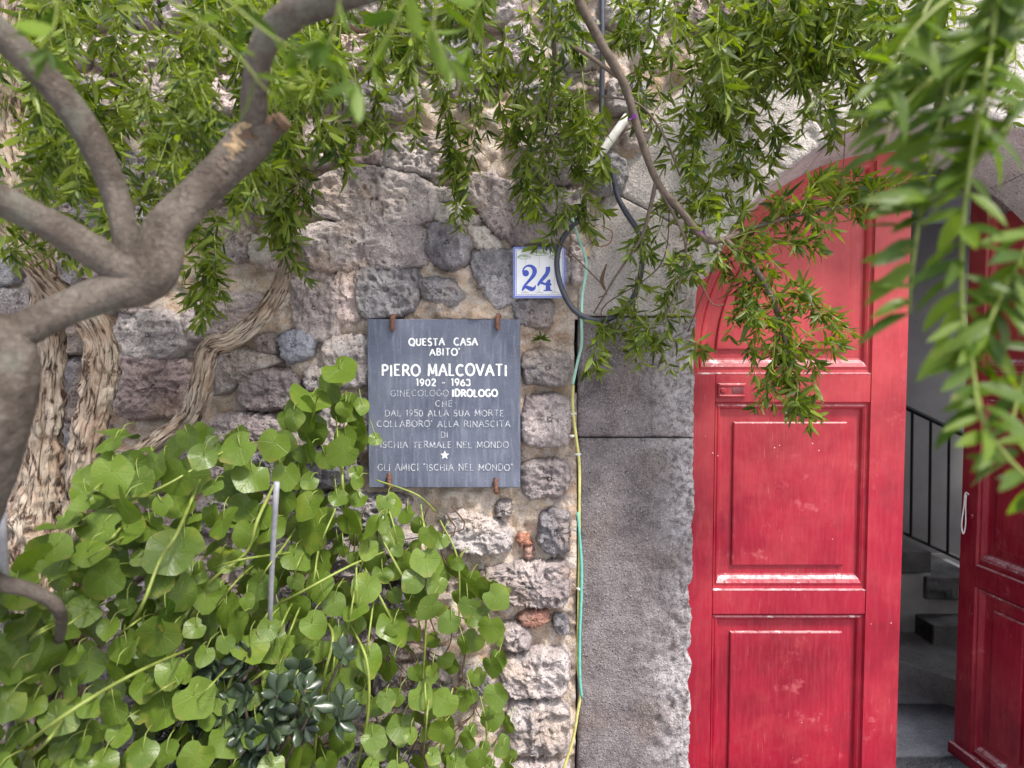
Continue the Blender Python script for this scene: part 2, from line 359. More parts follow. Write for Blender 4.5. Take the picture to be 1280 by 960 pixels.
M_tread = stone_mat('dark_tread', (.27, .255, .245), (.46, .44, .425), (.13, .12, .11), .3, .3, .2, .1)
M_floor = stone_mat('floor_slab', (.38, .38, .41), (.58, .58, .62), (.25, .25, .26), .3, .3, .2, .15)
M_soil = plain('dark_soil', (.055, .04, .03), .95, .5, 40, .02)
M_string = plain('white_string', (.75, .74, .72), .9, .1, 100)
M_ceil = plain('lilac_plaster', (.55, .52, .58), .9, .08, 5)

# ------------------------------------------------------------------ ground and planting bed
gn = 60; gx = np.linspace(-40, 40, gn); gy = np.linspace(-60, 2.0, gn)
G = np.stack(np.meshgrid(gx, gy, indexing='ij'), -1); GV = np.concatenate([G, np.zeros((gn, gn, 1))], -1).reshape(-1, 3)
GV[:, 2] = -.01
tag(obj('path', GV, gridF(gn, gn)[:, ::-1][:, ::-1], M_floor), 'grey stone path in front of the wall', kind='structure')
bx = np.linspace(-2.6, .12, 70); by = np.linspace(-1.45, .03, 40); B = np.stack(np.meshgrid(bx, by, indexing='ij'), -1)
BV = np.concatenate([B, np.zeros((70, 40, 1))], -1).reshape(-1, 3); BV[:, 2] = .12+.04*fbm(BV, 4)
tag(obj('soil', BV, gridF(70, 40)[:, ::-1], M_soil), 'dark soil of the planting bed at the wall foot', kind='structure')
kb = thing('bed_kerb', (.15, -.75, 0), 'low stone kerb along the planting bed below the vine', 'kerb')
y = -1.5
while y < -.1:
    L = random.uniform(.26, .34); V, F = box(.13, .25, y, min(y+L-.008, -.07), 0, .17, .008); obj('kerb_stone', V, F, M_stone, kb); y += L

# ------------------------------------------------------------------ the arch: centre, radius in the wall plane
AC = P(1165.7, 446.3); AX, AZ = AC[0], AC[2]; AR = 295.8/FPX*2.0*1.003
JX0 = P(722, 600)[0]; JX1 = AX-AR; REV = .205      # jamb left edge, jamb right edge, reveal depth
RO = 1.07                                            # outer radius of the voussoir ring

# ------------------------------------------------------------------ rubble wall
def smooth_poly(p, it=2):
    p = np.asarray(p, float)
    for _ in range(it):
        q = np.roll(p, -1, 0); p = np.stack([.84*p+.16*q, .16*p+.84*q], 1).reshape(-1, 2)
    return p
def ray_radius(poly, c, ang):
    "distance from c to polygon boundary along each angle (farthest hit)"
    a = poly; b = np.roll(poly, -1, 0); r = np.zeros(len(ang))
    for k, t in enumerate(ang):
        d = np.array([math.cos(t), math.sin(t)]); e = b-a; den = d[0]*e[:, 1]-d[1]*e[:, 0]; den = np.where(np.abs(den) < 1e-12, 1e-12, den)
        w_ = a-c; s = (w_[:, 0]*e[:, 1]-w_[:, 1]*e[:, 0])/den; u = (w_[:, 0]*d[1]-w_[:, 1]*d[0])/den
        ok = (u >= -1e-6) & (u <= 1+1e-6) & (s > 0); r[k] = s[ok].max() if ok.any() else .01
    return r
def stone_geo(poly, depth, seed, rough=1.0, base=.03):
    c = poly.mean(0); tight = c[0] > -.16 and c[1] < 1.62; poly = smooth_poly(c+(poly-c)*(1.03 if tight else 1.07)+np.sign(poly-c)*(.002 if tight else .008), 1); c = poly.mean(0); ext = np.ptp(poly, axis=0).max()
    na = int(np.clip(ext/.0042*2, 32, 130)); nr = int(np.clip(ext/.0085, 9, 34))
    ang = np.linspace(0, 2*PI, na, endpoint=False); R = ray_radius(poly, c, ang)
    q = np.stack([np.cos(ang)*9, np.sin(ang)*9, ang*0+seed*3.1], -1); R = R*(1+.03*noise(q, .9, 3))+.0055*noise(q, 2.3, 9)+.0035*noise(q, 5.1, 19)
    t = np.linspace(0, 1, nr+1)[1:]; t = 1-(1-t)**1.35
    X = c[0]+np.cos(ang)[None]*R[None]*t[:, None]; Z = c[1]+np.sin(ang)[None]*R[None]*t[:, None]; tt = np.broadcast_to(t[:, None], X.shape)
    edge = (1-tt)*R[None]                              # metres from the boundary
    prof = 1-np.exp(-edge/.0050); prof = prof-(.0 if depth < .03 else .12)*tt**2
    p3 = np.stack([X, np.full_like(X, seed*1.7), Z], -1)
    n = fbm(p3, 9, 4, seed, .62)*.024+fbm(p3, 30, 3, seed+3, .6, True)*.012-np.abs(noise(p3*np.array([1, 1, 2.2]), 9, seed+21))*.014-pits(p3, 62, seed)*.012-pits(p3, 100, seed+7)*.006+fbm(p3, 120, 2, seed+8, .6)*.005
    tiltx, tiltz = RNG.uniform(-.07, .07), RNG.uniform(-.10, .03)
    Yv = -(depth*.72*prof+.008+n*rough*(.55+.45*prof)+tiltx*(X-c[0])+tiltz*(Z-c[1]))+.006
    V = np.stack([X, Yv, Z], -1).reshape(-1, 3)
    skirt = np.stack([c[0]+np.cos(ang)*R, np.full(na, base+.02), c[1]+np.sin(ang)*R], -1)
    cen = np.array([[c[0], V[:na, 1].mean(), c[1]]])
    V = np.vstack([V, skirt, cen]); F = gridF(nr+1, na, True)[:, ::-1]; j = np.arange(na); j2 = (j+1) % na
    return V, [F, np.stack([j2, j, j*0+len(V)-1], -1)[:, ::-1][:, ::-1]]
wall = thing('stone_wall', (-1, 0, 0), 'rough volcanic rubble wall with sandy lime mortar, left of the red door', 'wall')
# polygons in photograph pixels: (material, depth, points)
ST = [
 ('p', .035, [(418,182),(432,170),(473,168),(478,206),(436,206),(424,196)]), ('s', .045, [(482,172),(520,170),(566,178),(572,202),(556,220),(500,212),(478,206)]),
 ('s', .055, [(392,240),(428,216),(475,213),(528,228),(545,248),(540,272),(505,281),(466,282),(430,275),(396,266)]),
 ('s', .045, [(384,294),(400,284),(440,280),(515,281),(536,296),(536,318),(514,334),(454,336),(400,335),(384,320)]),
 ('d', .06, [(543,281),(560,280),(582,288),(588,306),(584,326),(566,337),(545,328),(534,314),(537,296)]), ('w', .05, [(583,284),(606,286),(630,307),(608,313),(594,305)]),
 ('w', .035, [(541,236),(566,238),(570,250),(548,252)]), ('w', .045, [(544,256),(575,256),(600,272),(594,280),(570,283),(547,274)]),
 ('s', .05, [(577,220),(605,220),(629,225),(665,259),(694,285),(696,300),(690,304),(664,302),(650,308),(618,287),(600,266),(582,246)]),
 ('b', .055, [(593,322),(615,314),(640,316),(652,330),(652,366),(636,378),(622,384),(606,362),(592,342)]),
 ('b', .045, [(641,376),(660,373),(688,377),(687,404),(674,408),(656,404),(645,394)]), ('b', .05, [(447,340),(470,335),(512,336),(524,350),(519,380),(500,393),(461,397),(450,374)]),
 ('d', .05, [(526,352),(546,349),(566,353),(580,370),(566,384),(550,378),(530,372)]), ('p', .025, [(424,342),(444,337),(450,380),(446,400),(428,402),(420,375)]),
 ('p', .03, [(386,342),(400,338),(418,345),(418,378),(412,400),(392,402),(384,380)]), ('s', .05, [(408,428),(430,422),(460,423),(462,452),(460,480),(430,482),(410,462)]),
 ('s', .05, [(404,505),(430,498),(464,500),(464,560),(430,566),(402,548)]),
 ('s', .055, [(652,440),(676,436),(712,441),(714,476),(700,483),(652,480)]), ('s', .055, [(652,496),(684,492),(713,495),(715,540),(708,558),(652,556)]),
 ('s', .055, [(650,577),(690,573),(714,578),(715,606),(698,621),(652,622)]), ('s', .05, [(556,646),(576,634),(600,638),(626,650),(642,668),(634,690),(596,692),(560,682)]),
 ('b', .05, [(674,642),(694,634),(712,636),(716,664),(710,690),(686,694),(671,680)]), ('k', .022, [(646,668),(662,667),(664,680),(648,682)]), ('k', .02, [(655,684),(666,682),(667,698),(656,697)]),
 ('s', .055, [(602,712),(650,702),(711,700),(714,748),(700,757),(606,753)]), ('k', .035, [(648,765),(668,759),(686,761),(687,775),(666,785),(650,779)]), ('g', .03, [(692,772),(713,770),(713,792),(694,792)]),
 ('s', .04, [(625,782),(646,778),(662,782),(664,806),(646,812),(628,808)]), ('s', .05, [(624,820),(670,813),(711,812),(714,857),(700,866),(640,872),(626,850)]),
 ('s', .05, [(634,880),(662,874),(711,878),(714,935),(680,940),(636,937)]), ('s', .045, [(630,952),(680,947),(714,952),(714,1000),(634,1000)]),
 ('p', .055, [(148,452),(170,443),(198,444),(244,458),(252,484),(244,508),(230,515),(180,520),(152,516)]), ('d', .04, [(84,452),(100,450),(104,520),(86,522)]),
 ('s', .06, [(242,380),(285,367),(318,370),(332,382),(326,401),(300,414),(270,421),(244,424),(236,405)]), ('s', .055, [(152,396),(180,390),(212,391),(232,405),(240,427),(214,446),(180,448),(152,446)]),
 ('s', .05, [(306,470),(330,463),(366,465),(376,492),(362,504),(330,511),(302,503)]), ('s', .04, [(272,444),(300,440),(334,442),(352,456),(312,463),(292,486),(272,494)]),
 ('B', .06, [(353,426),(366,416),(380,415),(394,427),(390,444),(372,451),(358,446)]), ('d', .04, [(322,424),(338,417),(350,426),(346,440),(326,440)]),
 ('p', .03, [(368,352),(392,348),(418,360),(424,390),(420,416),(398,424),(374,410),(366,380)]), ('s', .045, [(262,528),(300,518),(345,524),(352,560),(300,574),(264,562)]),
 ('d', .05, [(80,530),(110,528),(140,540),(140,590),(92,590)]), ('s', .05, [(279,264),(310,264),(314,300),(304,320),(285,328),(272,308)]), ('w', .045, [(316,298),(334,294),(340,320),(330,330),(316,322)]),
 ('b', .05, [(49,322),(70,318),(98,325),(104,350),(96,362),(56,360)]), ('d', .05, [(79,196),(110,188),(160,190),(188,206),(186,236),(140,244),(84,238)]), ('d', .05, [(210,155),(250,148),(292,154),(294,184),(252,192),(212,186)]),
 ('s', .05, [(225,228),(255,224),(277,230),(280,252),(240,258),(226,250)]), ('s', .055, [(292,228),(330,222),(374,232),(378,256),(330,264),(294,258)]), ('s', .05, [(445,110),(480,98),(520,105),(526,135),(500,148),(452,146)]),
 ('s', .04, [(576,88),(600,80),(626,88),(624,112),(584,114)]), ('s', .055, [(700,32),(726,24),(750,34),(752,84),(720,92),(700,76)]), ('s', .05, [(710,98),(740,92),(752,104),(750,122),(716,122)]),
 ('d', .06, [(738,196),(762,194),(782,208),(776,238),(752,242),(738,226)]), ('p', .05, [(778,146),(796,142),(812,162),(800,186),(780,184)]), ('s', .055, [(640,168),(670,158),(712,164),(728,190),(722,224),(690,228),(660,212),(642,192)]),
 ('s', .045, [(672,248),(700,236),(730,244),(736,268),(712,280),(690,270)]), ('p', .03, [(715,300),(722,296),(730,318),(728,350),(716,352)]),
]
MT = {'s': M_stone, 'p': M_stone_pink, 'd': M_stone_dark, 'b': M_stone_dark, 'B': M_stone_blue, 'w': M_pale, 'k': M_brick, 'g': M_stone_dark}
LB = {'B': 'round blue-grey cobble', 'k': 'broken red brick fragment', 'w': 'pale limestone chip'}
ox, oz, os_ = -2.6, 0.0, .01; OCC = np.zeros((400, 320), bool)
def raster(poly, grow=0.0):
    c = poly.mean(0); p = c+(poly-c)*(1+grow); gx_ = ox+(np.arange(400)+.5)*os_; gz_ = oz+(np.arange(320)+.5)*os_
    i0, i1 = np.searchsorted(gx_, [p[:, 0].min(), p[:, 0].max()]); k0, k1 = np.searchsorted(gz_, [p[:, 1].min(), p[:, 1].max()])
    X, Z = np.meshgrid(gx_[i0:i1], gz_[k0:k1], indexing='ij'); ins = np.zeros(X.shape, bool); a = p; b = np.roll(p, -1, 0)
    for (x1, z1), (x2, z2) in zip(a, b):
        cr = (z1 > Z) != (z2 > Z); ins ^= cr & (X < (x2-x1)*(Z-z1)/(z2-z1+1e-12)+x1)
    return (slice(i0, i1), slice(k0, k1)), ins
def blocked(x, z):
    return x > JX0-.012 and (z < AZ+.15 or math.hypot(x-AX, z-AZ) < RO+.012) or math.hypot(x-AX, z-AZ) < RO+.012
polys = []
for k, d, pts in ST:
    q = np.array([P(a, b)[[0, 2]] for a, b in pts]); q[:, 0] = np.where(q[:, 1] < AZ+.1, np.minimum(q[:, 0], JX0-.024), q[:, 0]); polys.append((k, d, q)); sl_, ins = raster(q, .06); OCC[sl_] |= ins
# slate and mortar patch around it: nothing stands proud there
for pts in ([(462,398),(650,398),(650,610),(462,610)],): q = np.array([P(a, b)[[0, 2]] for a, b in pts]); sl_, ins = raster(q); OCC[sl_] |= ins
q = np.array([P(a, b)[[0, 2]] for a, b in [(508,394),(512,384),(560,376),(640,382),(648,394)]]); sl_, ins = raster(q); OCC[sl_] |= ins
r2 = random.Random(11); z = .06
def try_stone(cx, cz, wd, ht):
    for shrink in (1, .75, .55):
        n = 9; a0 = r2.random()*6; P_ = []
        for k in range(n):
            t = a0+k*2*PI/n; ex = abs(math.cos(t))**.55*(1 if math.cos(t) > 0 else -1); ez = abs(math.sin(t))**.55*(1 if math.sin(t) > 0 else -1)
            P_.append((cx+ex*wd/2*shrink*r2.uniform(.88, 1.04), cz+ez*ht/2*shrink*r2.uniform(.86, 1.05)))
        q = np.array(sorted(P_, key=lambda p: math.atan2(p[1]-cz, p[0]-cx)))
        if any(blocked(*p) for p in q): continue
        sl_, ins = raster(q, .05)
        if ins.sum() < 4 or (OCC[sl_] & ins).sum() > .04*ins.sum(): continue
        OCC[sl_] |= ins; polys.append((r2.choice('sssspdbs'), r2.uniform(.035, .06), q)); return True
    return False
while z < 2.95:
    h = r2.uniform(.085, .15); x = -2.35+r2.uniform(0, .1)
    while x < 1.0:
        wd = r2.uniform(.13, .34); try_stone(x+wd/2, z+h/2+r2.uniform(-.01, .01), wd-.022, h-.02); x += wd
    z += h
for _ in range(2600):
    if len(polys) > 285: break
    s_ = r2.uniform(.035, .09); try_stone(r2.uniform(-1.7, .9), r2.uniform(.35, 2.9), s_*r2.uniform(1, 1.7), s_)
for i, (k, d, q) in enumerate(polys[:298]):
    V, F = stone_geo(q, d, i+1, .25 if k == 'k' else .7 if k in 'Bw' else 1.0); o = obj('brick' if k == 'k' else 'stone', V, F, MT[k], wall)
    if k in LB: o['label'] = LB[k]
# mortar: one rough sheet
mx_ = np.arange(-2.4, 1.25, .009); mz_ = np.arange(-.01, 3.0, .009); X, Z = np.meshgrid(mx_, mz_, indexing='ij'); p3 = np.stack([X, 0*X, Z], -1)
Ym = .006-fbm(p3, 7, 5, 31, .60)*.050-fbm(p3, 40, 3, 77, .6)*.013+pits(p3, 50, 4)*.012+pits(p3, 25, 14)*.012
pc = P(578, 392); patch = np.exp(-(((X-pc[0])/.16)**4+((Z-(pc[2]-.01))/.055)**4)); Ym = Ym-patch*(.035+.012*fbm(p3, 22, 3, 5))
pl0, pl1 = P(462, 610), P(650, 400); ins = (X > pl0[0]) & (X < pl1[0]) & (Z > pl0[2]) & (Z < pl1[2]); Ym = np.where(ins, np.maximum(Ym, -.010), Ym)
V = np.stack([X, Ym, Z], -1).reshape(-1, 3); F = gridF(len(mx_), len(mz_))
fc = V[F].mean(1); rr = np.hypot(fc[:, 0]-AX, fc[:, 2]-AZ); keep = ~(((fc[:, 0] > JX0-.003) & (fc[:, 2] < AZ)) | (rr < RO-.02)) 
obj('mortar', V, F[keep], M_mortar, wall)
# the dressed right edge of the rubble against the pier: a narrow back strip in the crevice
V, F = box(JX0-.06, JX0+.002, .05, .12, 0, AZ+.3); obj('joint_backing', V, F, M_stone_dark, wall)
# wall mass behind, with the arched opening left free (left mass, right mass, upper mass)
V, F = box(-6, JX0-.0, .05, .5, 0, 5.2); obj('masonry_core', V, F, M_stone_dark, wall)
tu = np.linspace(0, PI, 40); up = []
xo = AX+(AR+.02)*np.cos(tu); zo = AZ+(AR+.02)*np.sin(tu); topz = 5.2
V = []; 
for yy in (.05+0*.1, .5):
    for a_, b_ in zip(xo, zo): V.append((a_, yy, b_))
    for a_ in xo: V.append((a_, yy, topz))
n = 40; Q = []
for k in range(n-1): Q += [[k, n+k, n+k+1, k+1], [2*n+k, 2*n+k+1, 3*n+k+1, 3*n+k], [k, k+1, 2*n+k+1, 2*n+k]]
obj('masonry_core', V, np.array(Q), M_arch, wall)
V, F = box(JX0+.002, JX1-.02, .06, .5, 0, AZ); obj('masonry_core', V, F, M_stone_dark, wall)
V, F = box(JX0+.002, AX-AR-.022, .055, .5, AZ+.001, 5.2); obj('masonry_core', V, F, M_stone_dark, wall)
V, F = box(AX+AR+.022, 9, .055, .5, 0, 5.2); obj('masonry_core', V, F, M_arch, wall)
# rough plaster skin outside the arch ring, upper right
px_ = np.arange(1.25, 5, .04); pz_ = np.arange(0, 5.2, .04); X, Z = np.meshgrid(px_, pz_, indexing='ij'); p3 = np.stack([X, 0*X, Z], -1)
V = np.stack([X, .015-fbm(p3, 6, 4, 3)*.02, Z], -1).reshape(-1, 3); F = gridF(len(px_), len(pz_)); fc = V[F].mean(1)
rr = np.hypot(fc[:, 0]-AX, fc[:, 2]-AZ); keep = ~((rr < RO-.03) | ((fc[:, 2] < AZ) & (fc[:, 0] < AX+AR+.33))); obj('render_coat', V, F[keep], M_arch, wall)
px_ = np.arange(-2.4, 1.25, .03); pz_ = np.arange(2.99, 5.2, .03); X, Z = np.meshgrid(px_, pz_, indexing='ij'); p3 = np.stack([X, 0*X, Z], -1)
V = np.stack([X, .012-fbm(p3, 7, 5, 31)*.03, Z], -1).reshape(-1, 3); obj('render_coat', V, gridF(len(px_), len(pz_)), M_mortar, wall)

# ------------------------------------------------------------------ stone door surround
sur = thing('door_surround', (AX, 0, 0), 'grey volcanic stone pier and arch framing the red door', 'stone arch')
def block(fmap, U, Wd, nu, nv, name, mat, seed, amp=.004, dep=REV+.10, rag=.006, fr=25, taper=0.0):
    "U: (u0,u1) across, Wd: (v0,v1) along; fmap(u,v)->(x,z). Wraps back-front-back across u, with capped v ends"
    e = .009; us = np.concatenate([[U[0]]*3, [U[0]+.001], np.linspace(U[0]+e, U[1]-e, nu), [U[1]-.001], [U[1]]*8])
    ys = np.concatenate([[dep, .04, .010], [.004], np.zeros(nu), [.004], np.linspace(.010, dep, 8)])
    vs = np.concatenate([[Wd[0]]*2, [Wd[0]+.0004], np.linspace(Wd[0]+e*(1 if Wd[1]-Wd[0] > .2 else .5), Wd[1]-e*(1 if Wd[1]-Wd[0] > .2 else .5), nv), [Wd[1]-.0004], [Wd[1]]*2])
    yv = np.concatenate([[dep*.6, .010, .004], np.zeros(nv), [.004, .010, dep*.6]])
    Ug, Vg = np.meshgrid(us, vs, indexing='ij'); Y = np.maximum(ys[:, None]+0*Vg, yv[None, :]+0*Ug)
    x, z = fmap(Ug, Vg); p3 = np.stack([x, Y, z], -1)
    grad = ((Ug-U[0])/(U[1]-U[0])); fl = (Y < .03)
    ruf = np.clip((grad-.45)*2.2, 0, 1)                                # the inner half is rough hewn
    n = (fbm(p3, fr, 4, seed, .6)*amp*(.6+3.2*ruf)+fbm(p3, 60, 3, seed+4, .6, True)*amp*.9*ruf+fbm(p3, 4, 2, seed+9)*amp*1.2)
    Y = Y-n*fl
    du = fbm(p3, 30, 4, seed+2, .7)*rag*(Ug > U[1]-.02)*(Y < .06)-pits(p3, 26, seed+1)*rag*.8*(Ug > U[1]-.02)*(Y < .06)
    du = du+taper*np.clip((Y-.004)/REV, 0, 1)*(Ug > U[1]-.012)
    hw = np.clip((grad-.50+.5*fbm(p3, 5, 3, seed+6))*1.8, 0, 1)
    x, z = fmap(Ug+du, Vg); V = np.stack([x, Y, z], -1).reshape(-1, 3)
    return obj(name, V, gridF(len(us), len(vs)), mat, sur, tint=hw.ravel())
cart = lambda u, v: (u, v)
jx1 = JX1
zj1 = P(722, 547)[2]; zj2 = P(722, 396)[2]
block(cart, (JX0+.004, jx1), (0.0, zj1-.002), 60, 190, 'pier_block', M_pier, 41, .005, rag=.011)['label'] = 'tall dark lower pier block, rough hewn on the inner side'
block(cart, (JX0, jx1+.001), (zj1+.002, zj2-.002), 60, 66, 'pier_block', M_pier, 52, .004, rag=.004)['label'] = 'dark square pier block with a crisp bottom edge'
# springer: cartesian to polar blend -> built as polar ring piece from the joint up
def polar(u, v):      # u outward->inward (so that U[1] is the inner, arch side), v angle
    r = RO+AR-u; return AX-r*np.cos(v), AZ+r*np.sin(v)
a0 = math.asin(max(-.9, (zj2-AZ)/((AR+RO)/2)))
def spring(u, v):     # flat joint at the bottom, radial joint at the top
    r = RO+AR-u; xa, za = AX-r*np.cos(v), AZ+r*np.sin(v); b = np.clip((v-a0)/.30, 0, 1)
    xb = u-AR-RO+AX+0*v+0; xb = AX-r; zb = zj2+.003+(v-a0)*.88
    xb = np.where(r > (RO+AR)/2, JX0+(1-(r-AR)/(RO-AR))*(JX1-JX0), AX-r) if False else AX-AR-(r-AR)*(JX1-JX0)/(RO-AR)
    b = b*b*(3-2*b); return xb*(1-b)+xa*b, zb*(1-b)+za*b
angs = [a0, math.radians(27), math.radians(62.5), math.radians(93), math.radians(122), math.radians(153), math.radians(180)]
for i in range(6):
    lo, hi = angs[i]+(.0 if i == 0 else .0022), angs[i+1]-.0022
    o = block(spring if i == 0 else polar, (AR, RO), (lo, hi), 56, int((hi-lo)*RO/.0085), 'voussoir', M_arch, 60+i*7, .0035, rag=.003, taper=.042)
    if i == 0: o['label'] = 'springer stone on top of the left pier'
V, F = box(AX+AR, AX+AR+.34, -.0, REV+.1, 0, AZ-.003, .006); obj('pier_block', V, F, M_pier, sur)
V, F = box(AX-.6, AX+AR, -.16, .165, -.01, .085, .012); obj('threshold', V, F, M_pier, sur)

# ------------------------------------------------------------------ red door leaves
def strip(loops, fill=True, mat=None):
    n = len(loops[0]); V = np.vstack(loops); F = [gridF(len(loops), n, True)]
    if fill:
        c = loops[-1].mean(0); V = np.vstack([V, c]); j = np.arange(n); o = (len(loops)-1)*n; F.append(np.stack([o+j, o+(j+1) % n, j*0+len(V)-1], -1))
    return V, F
def dens(p, n=6):
    p = np.asarray(p, float); q = np.roll(p, -1, 0); return np.concatenate([[a+(b-a)*t for t in np.linspace(0, 1, n, endpoint=False)] for a, b in zip(p, q)])
def rect_c(x0, x1, z0, z1):
    def f(d, db): return dens([(x0+d, z0+db), (x1-d, z0+db), (x1-d, z1-d), (x0+d, z1-d)])
    return f
def arch_c(cx, cz, R, x1, z0, side):
    "panel with a curved outer side; side=+1: curve on the left. contour with fixed count"
    def f(d, db):
        r = R-d; xr = x1-d*side; t0 = math.asin(np.clip((z0+db-cz)/r, -1, 1)); t1 = math.acos(np.clip((cx-xr)*side/r, -1, 1))
        t = np.linspace(t0, t1, 32); arc = np.stack([cx-side*r*np.cos(t), cz+r*np.sin(t)], -1)
        top = np.linspace(arc[-1], (xr, z0+db), 10)[1:]; bot = np.linspace((xr, z0+db), arc[0], 10)[1:-1]
        L = np.vstack([arc, top, bot]); return L if side < 0 else L[::-1]
    return f
PROF = [(0, 0, 0), (.004, .003, .009), (.008, .012, .011), (.013, .022, .008), (.019, .034, .013), (.024, .044, .024), (.030, .050, .026)]
def leaf_door(root, w_, zr, cx, cz, R, panels, arcp, stile_l, stile_r, ztop0, side, slot=True):
    "local coords: x 0..w_, front at y=0 (faces -y), thickness behind"
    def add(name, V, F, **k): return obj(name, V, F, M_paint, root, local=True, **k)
    def pl(x0, x1, z0, z1, name, y0=0.0, y1=.045): V, F = box(x0, x1, y0, y1, z0, z1, .002); return add(name, V, F, smooth=False)
    zt = lambda x: cz+math.sqrt(max(0, (R)**2-(cx-x)**2))
    xl, xr = stile_l, stile_r
    def vplank(x0, x1, name):
        xs = np.linspace(x0, x1, 9); V = []
        for yy in (0, .045):
            V += [(x, yy, zr) for x in xs]+[(x, yy, zt(x)-.0) for x in xs]
        n = 9; Q = []
        for k in range(n-1): Q += [[k, k+1, n+k+1, n+k], [2*n+k, 3*n+k, 3*n+k+1, 2*n+k+1], [n+k, n+k+1, 3*n+k+1, 3*n+k], [k, 2*n+k, 2*n+k+1, k+1]]
        Q += [[0, n, 3*n, 2*n], [n-1, 3*n-1, 4*n-1, 2*n-1]]
        return add(name, V, np.array(Q), smooth=False)
    if side > 0:
        pl(0, xl-.0008, zr, arcp[0], 'stile'); vplank(xr+.0008, w_, 'stile')
    else:
        vplank(0, xl-.0008, 'stile'); pl(xr+.0008, w_, zr, arcp[0], 'stile')
    # curved head between the leaf edge and the arched panel
    Ri = arcp[1]; x_in = xr if side > 0 else xl
    t1 = math.acos(np.clip((cx-x_in)*side/Ri, -1, 1)); t1o = math.acos(np.clip((cx-x_in)*side/R, -1, 1)); n = 40
    V = []
    for yy in (0, .045):
        for rr_, te in ((Ri, t1), (R, t1o)):
            ts = np.linspace(math.asin((arcp[0]-cz)/rr_), te, n); V += [(cx-side*rr_*math.cos(t), yy, cz+rr_*math.sin(t)) for t in ts]
    Q = []
    for k in range(n-1): Q += [[k, n+k, n+k+1, k+1], [2*n+k, 2*n+k+1, 3*n+k+1, 3*n+k], [k, k+1, 2*n+k+1, 2*n+k], [n+k, 3*n+k, 3*n+k+1, n+k+1]]
    add('curved_head', V, np.array(Q), smooth=False)
    conts = [rect_c(xl, xr, a, b) for a, b in panels]+[arch_c(cx, cz, Ri, x_in, arcp[0], side)]
    edges = [zr]+[v for ab in panels for v in ab]+[arcp[0]]
    for a, b in zip(edges[0::2], edges[1::2]): pl(xl, xr, a, b, 'rail', .0012)
    for c in conts:
        lp = [np.insert(c(d, db), 1, y_, 1) for d, db, y_ in PROF]
        V, F = strip(lp, False); add('moulding', V, F, smooth=False)
        lp = [np.insert(c(d, db), 1, y_, 1) for d, db, y_ in ((.030, .050, .026), (.066, .078, .0262), (.0665, .0785, .018), (.070, .082, .016))]
        V, F = strip(lp, True); pn = add('raised_panel', V, F, smooth=False)
    V, F = box(xl-.01, xr+.01, .030, .040, zr, arcp[0]+.3); add('back_board', V, F)
LY = REV+.012
def Lp(px, py): p = P(px, py, LY); return p[0], p[2]
lx1 = Lp(1131, 560)[0]; lx0 = AX-AR-.03
zs = {k: Lp(900, k)[1] for k in (467, 503, 738, 768, 1003)}
xsl = Lp(893, 600)[0]; xsr = Lp(1086, 600)[0]
d1 = thing('door_leaf', (lx0, LY, .09), 'closed left leaf of the arched red door with three raised panels', 'door', 'leaves of the red door')
RL = AR+.03
leaf_door(d1, lx1-lx0, 0.0, AX-lx0, AZ-.09, RL, [(zs[1003]-.09, zs[768]-.09), (zs[738]-.09, zs[503]-.09)], (zs[467]-.09, AR-.065), xsl-lx0, xsr-lx0, 0, 1)
# sunk latch plate on the lock rail
lp0 = Lp(897, 497); lp1 = Lp(932, 479); rt = lambda p: (p[0]-lx0, p[1]-.09)
(ax_, az_), (bx_, bz_) = rt(lp0), rt(lp1)
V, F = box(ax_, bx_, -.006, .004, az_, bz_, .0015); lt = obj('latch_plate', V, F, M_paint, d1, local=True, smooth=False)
V, F = box(ax_+.004, bx_-.004, -.010, -.006, bz_-.008, bz_-.003, .001); V2, F2 = box(ax_+.004, bx_-.004, -.010, -.006, az_+.004, az_+.009, .001); V, F = join([(V, F), (V2, F2)])
o = bpy.data.objects.new('latch_rim', mesh_np('latch_rim', V, F, M_paint)); COL.objects.link(o); o.parent = lt; o.matrix_basis = lt.matrix_basis.inverted()
xm = (ax_+bx_)/2; V, F = box(xm+.0, bx_-.008, -.0075, -.005, az_+.014, bz_-.013, .0005)
o = bpy.data.objects.new('name_slot', mesh_np('name_slot', V, F, plain('dark_red_gap', (.10, .01, .02), .6))); COL.objects.link(o); o.parent = lt; o.matrix_basis = lt.matrix_basis.inverted()
c0 = np.array([ax_+.016, 0, (az_+bz_)/2]); V, F, _ = tube(np.array([[c0[0], -.005, c0[2], .009], [c0[0], -.011, c0[2], .009], [c0[0], -.0112, c0[2], .005]]), 18)
o = bpy.data.objects.new('knob', mesh_np('knob', V, F, M_paint)); COL.objects.link(o); o.parent = lt; o.matrix_basis = lt.matrix_basis.inverted()
# right leaf, swung inwards
fx, fy = P(1203, 600, .56)[0], .56; RW = .44; hy = .155; hx = fx+math.sqrt(RW**2-(fy-hy)**2)*.28
ang = math.atan2(hy-fy, hx-fx); RW = math.hypot(hx-fx, hy-fy)
d2 = thing('door_leaf', (fx, fy, .09), 'right leaf of the arched red door standing open inwards', 'door', 'leaves of the red door', rotz=ang)
leaf_door(d2, RW, 0.0, 0.0, AZ-.09, AR-.03, [(zs[1003]-.09, zs[768]-.09), (zs[738]-.09, zs[503]-.09)], (zs[467]-.09, AR-.10), .075, RW-.07, 0, -1)
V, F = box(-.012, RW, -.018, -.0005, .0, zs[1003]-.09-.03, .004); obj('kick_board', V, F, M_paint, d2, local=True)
V, F, _ = tube(np.array([[.052, .0, zs[738]-.09+.175, .009], [.052, -.006, zs[738]-.09+.175, .009], [.052, -.007, zs[738]-.09+.175, .006]]), 14); obj('keyhole_plate', V, F, M_paint, d2, local=True)
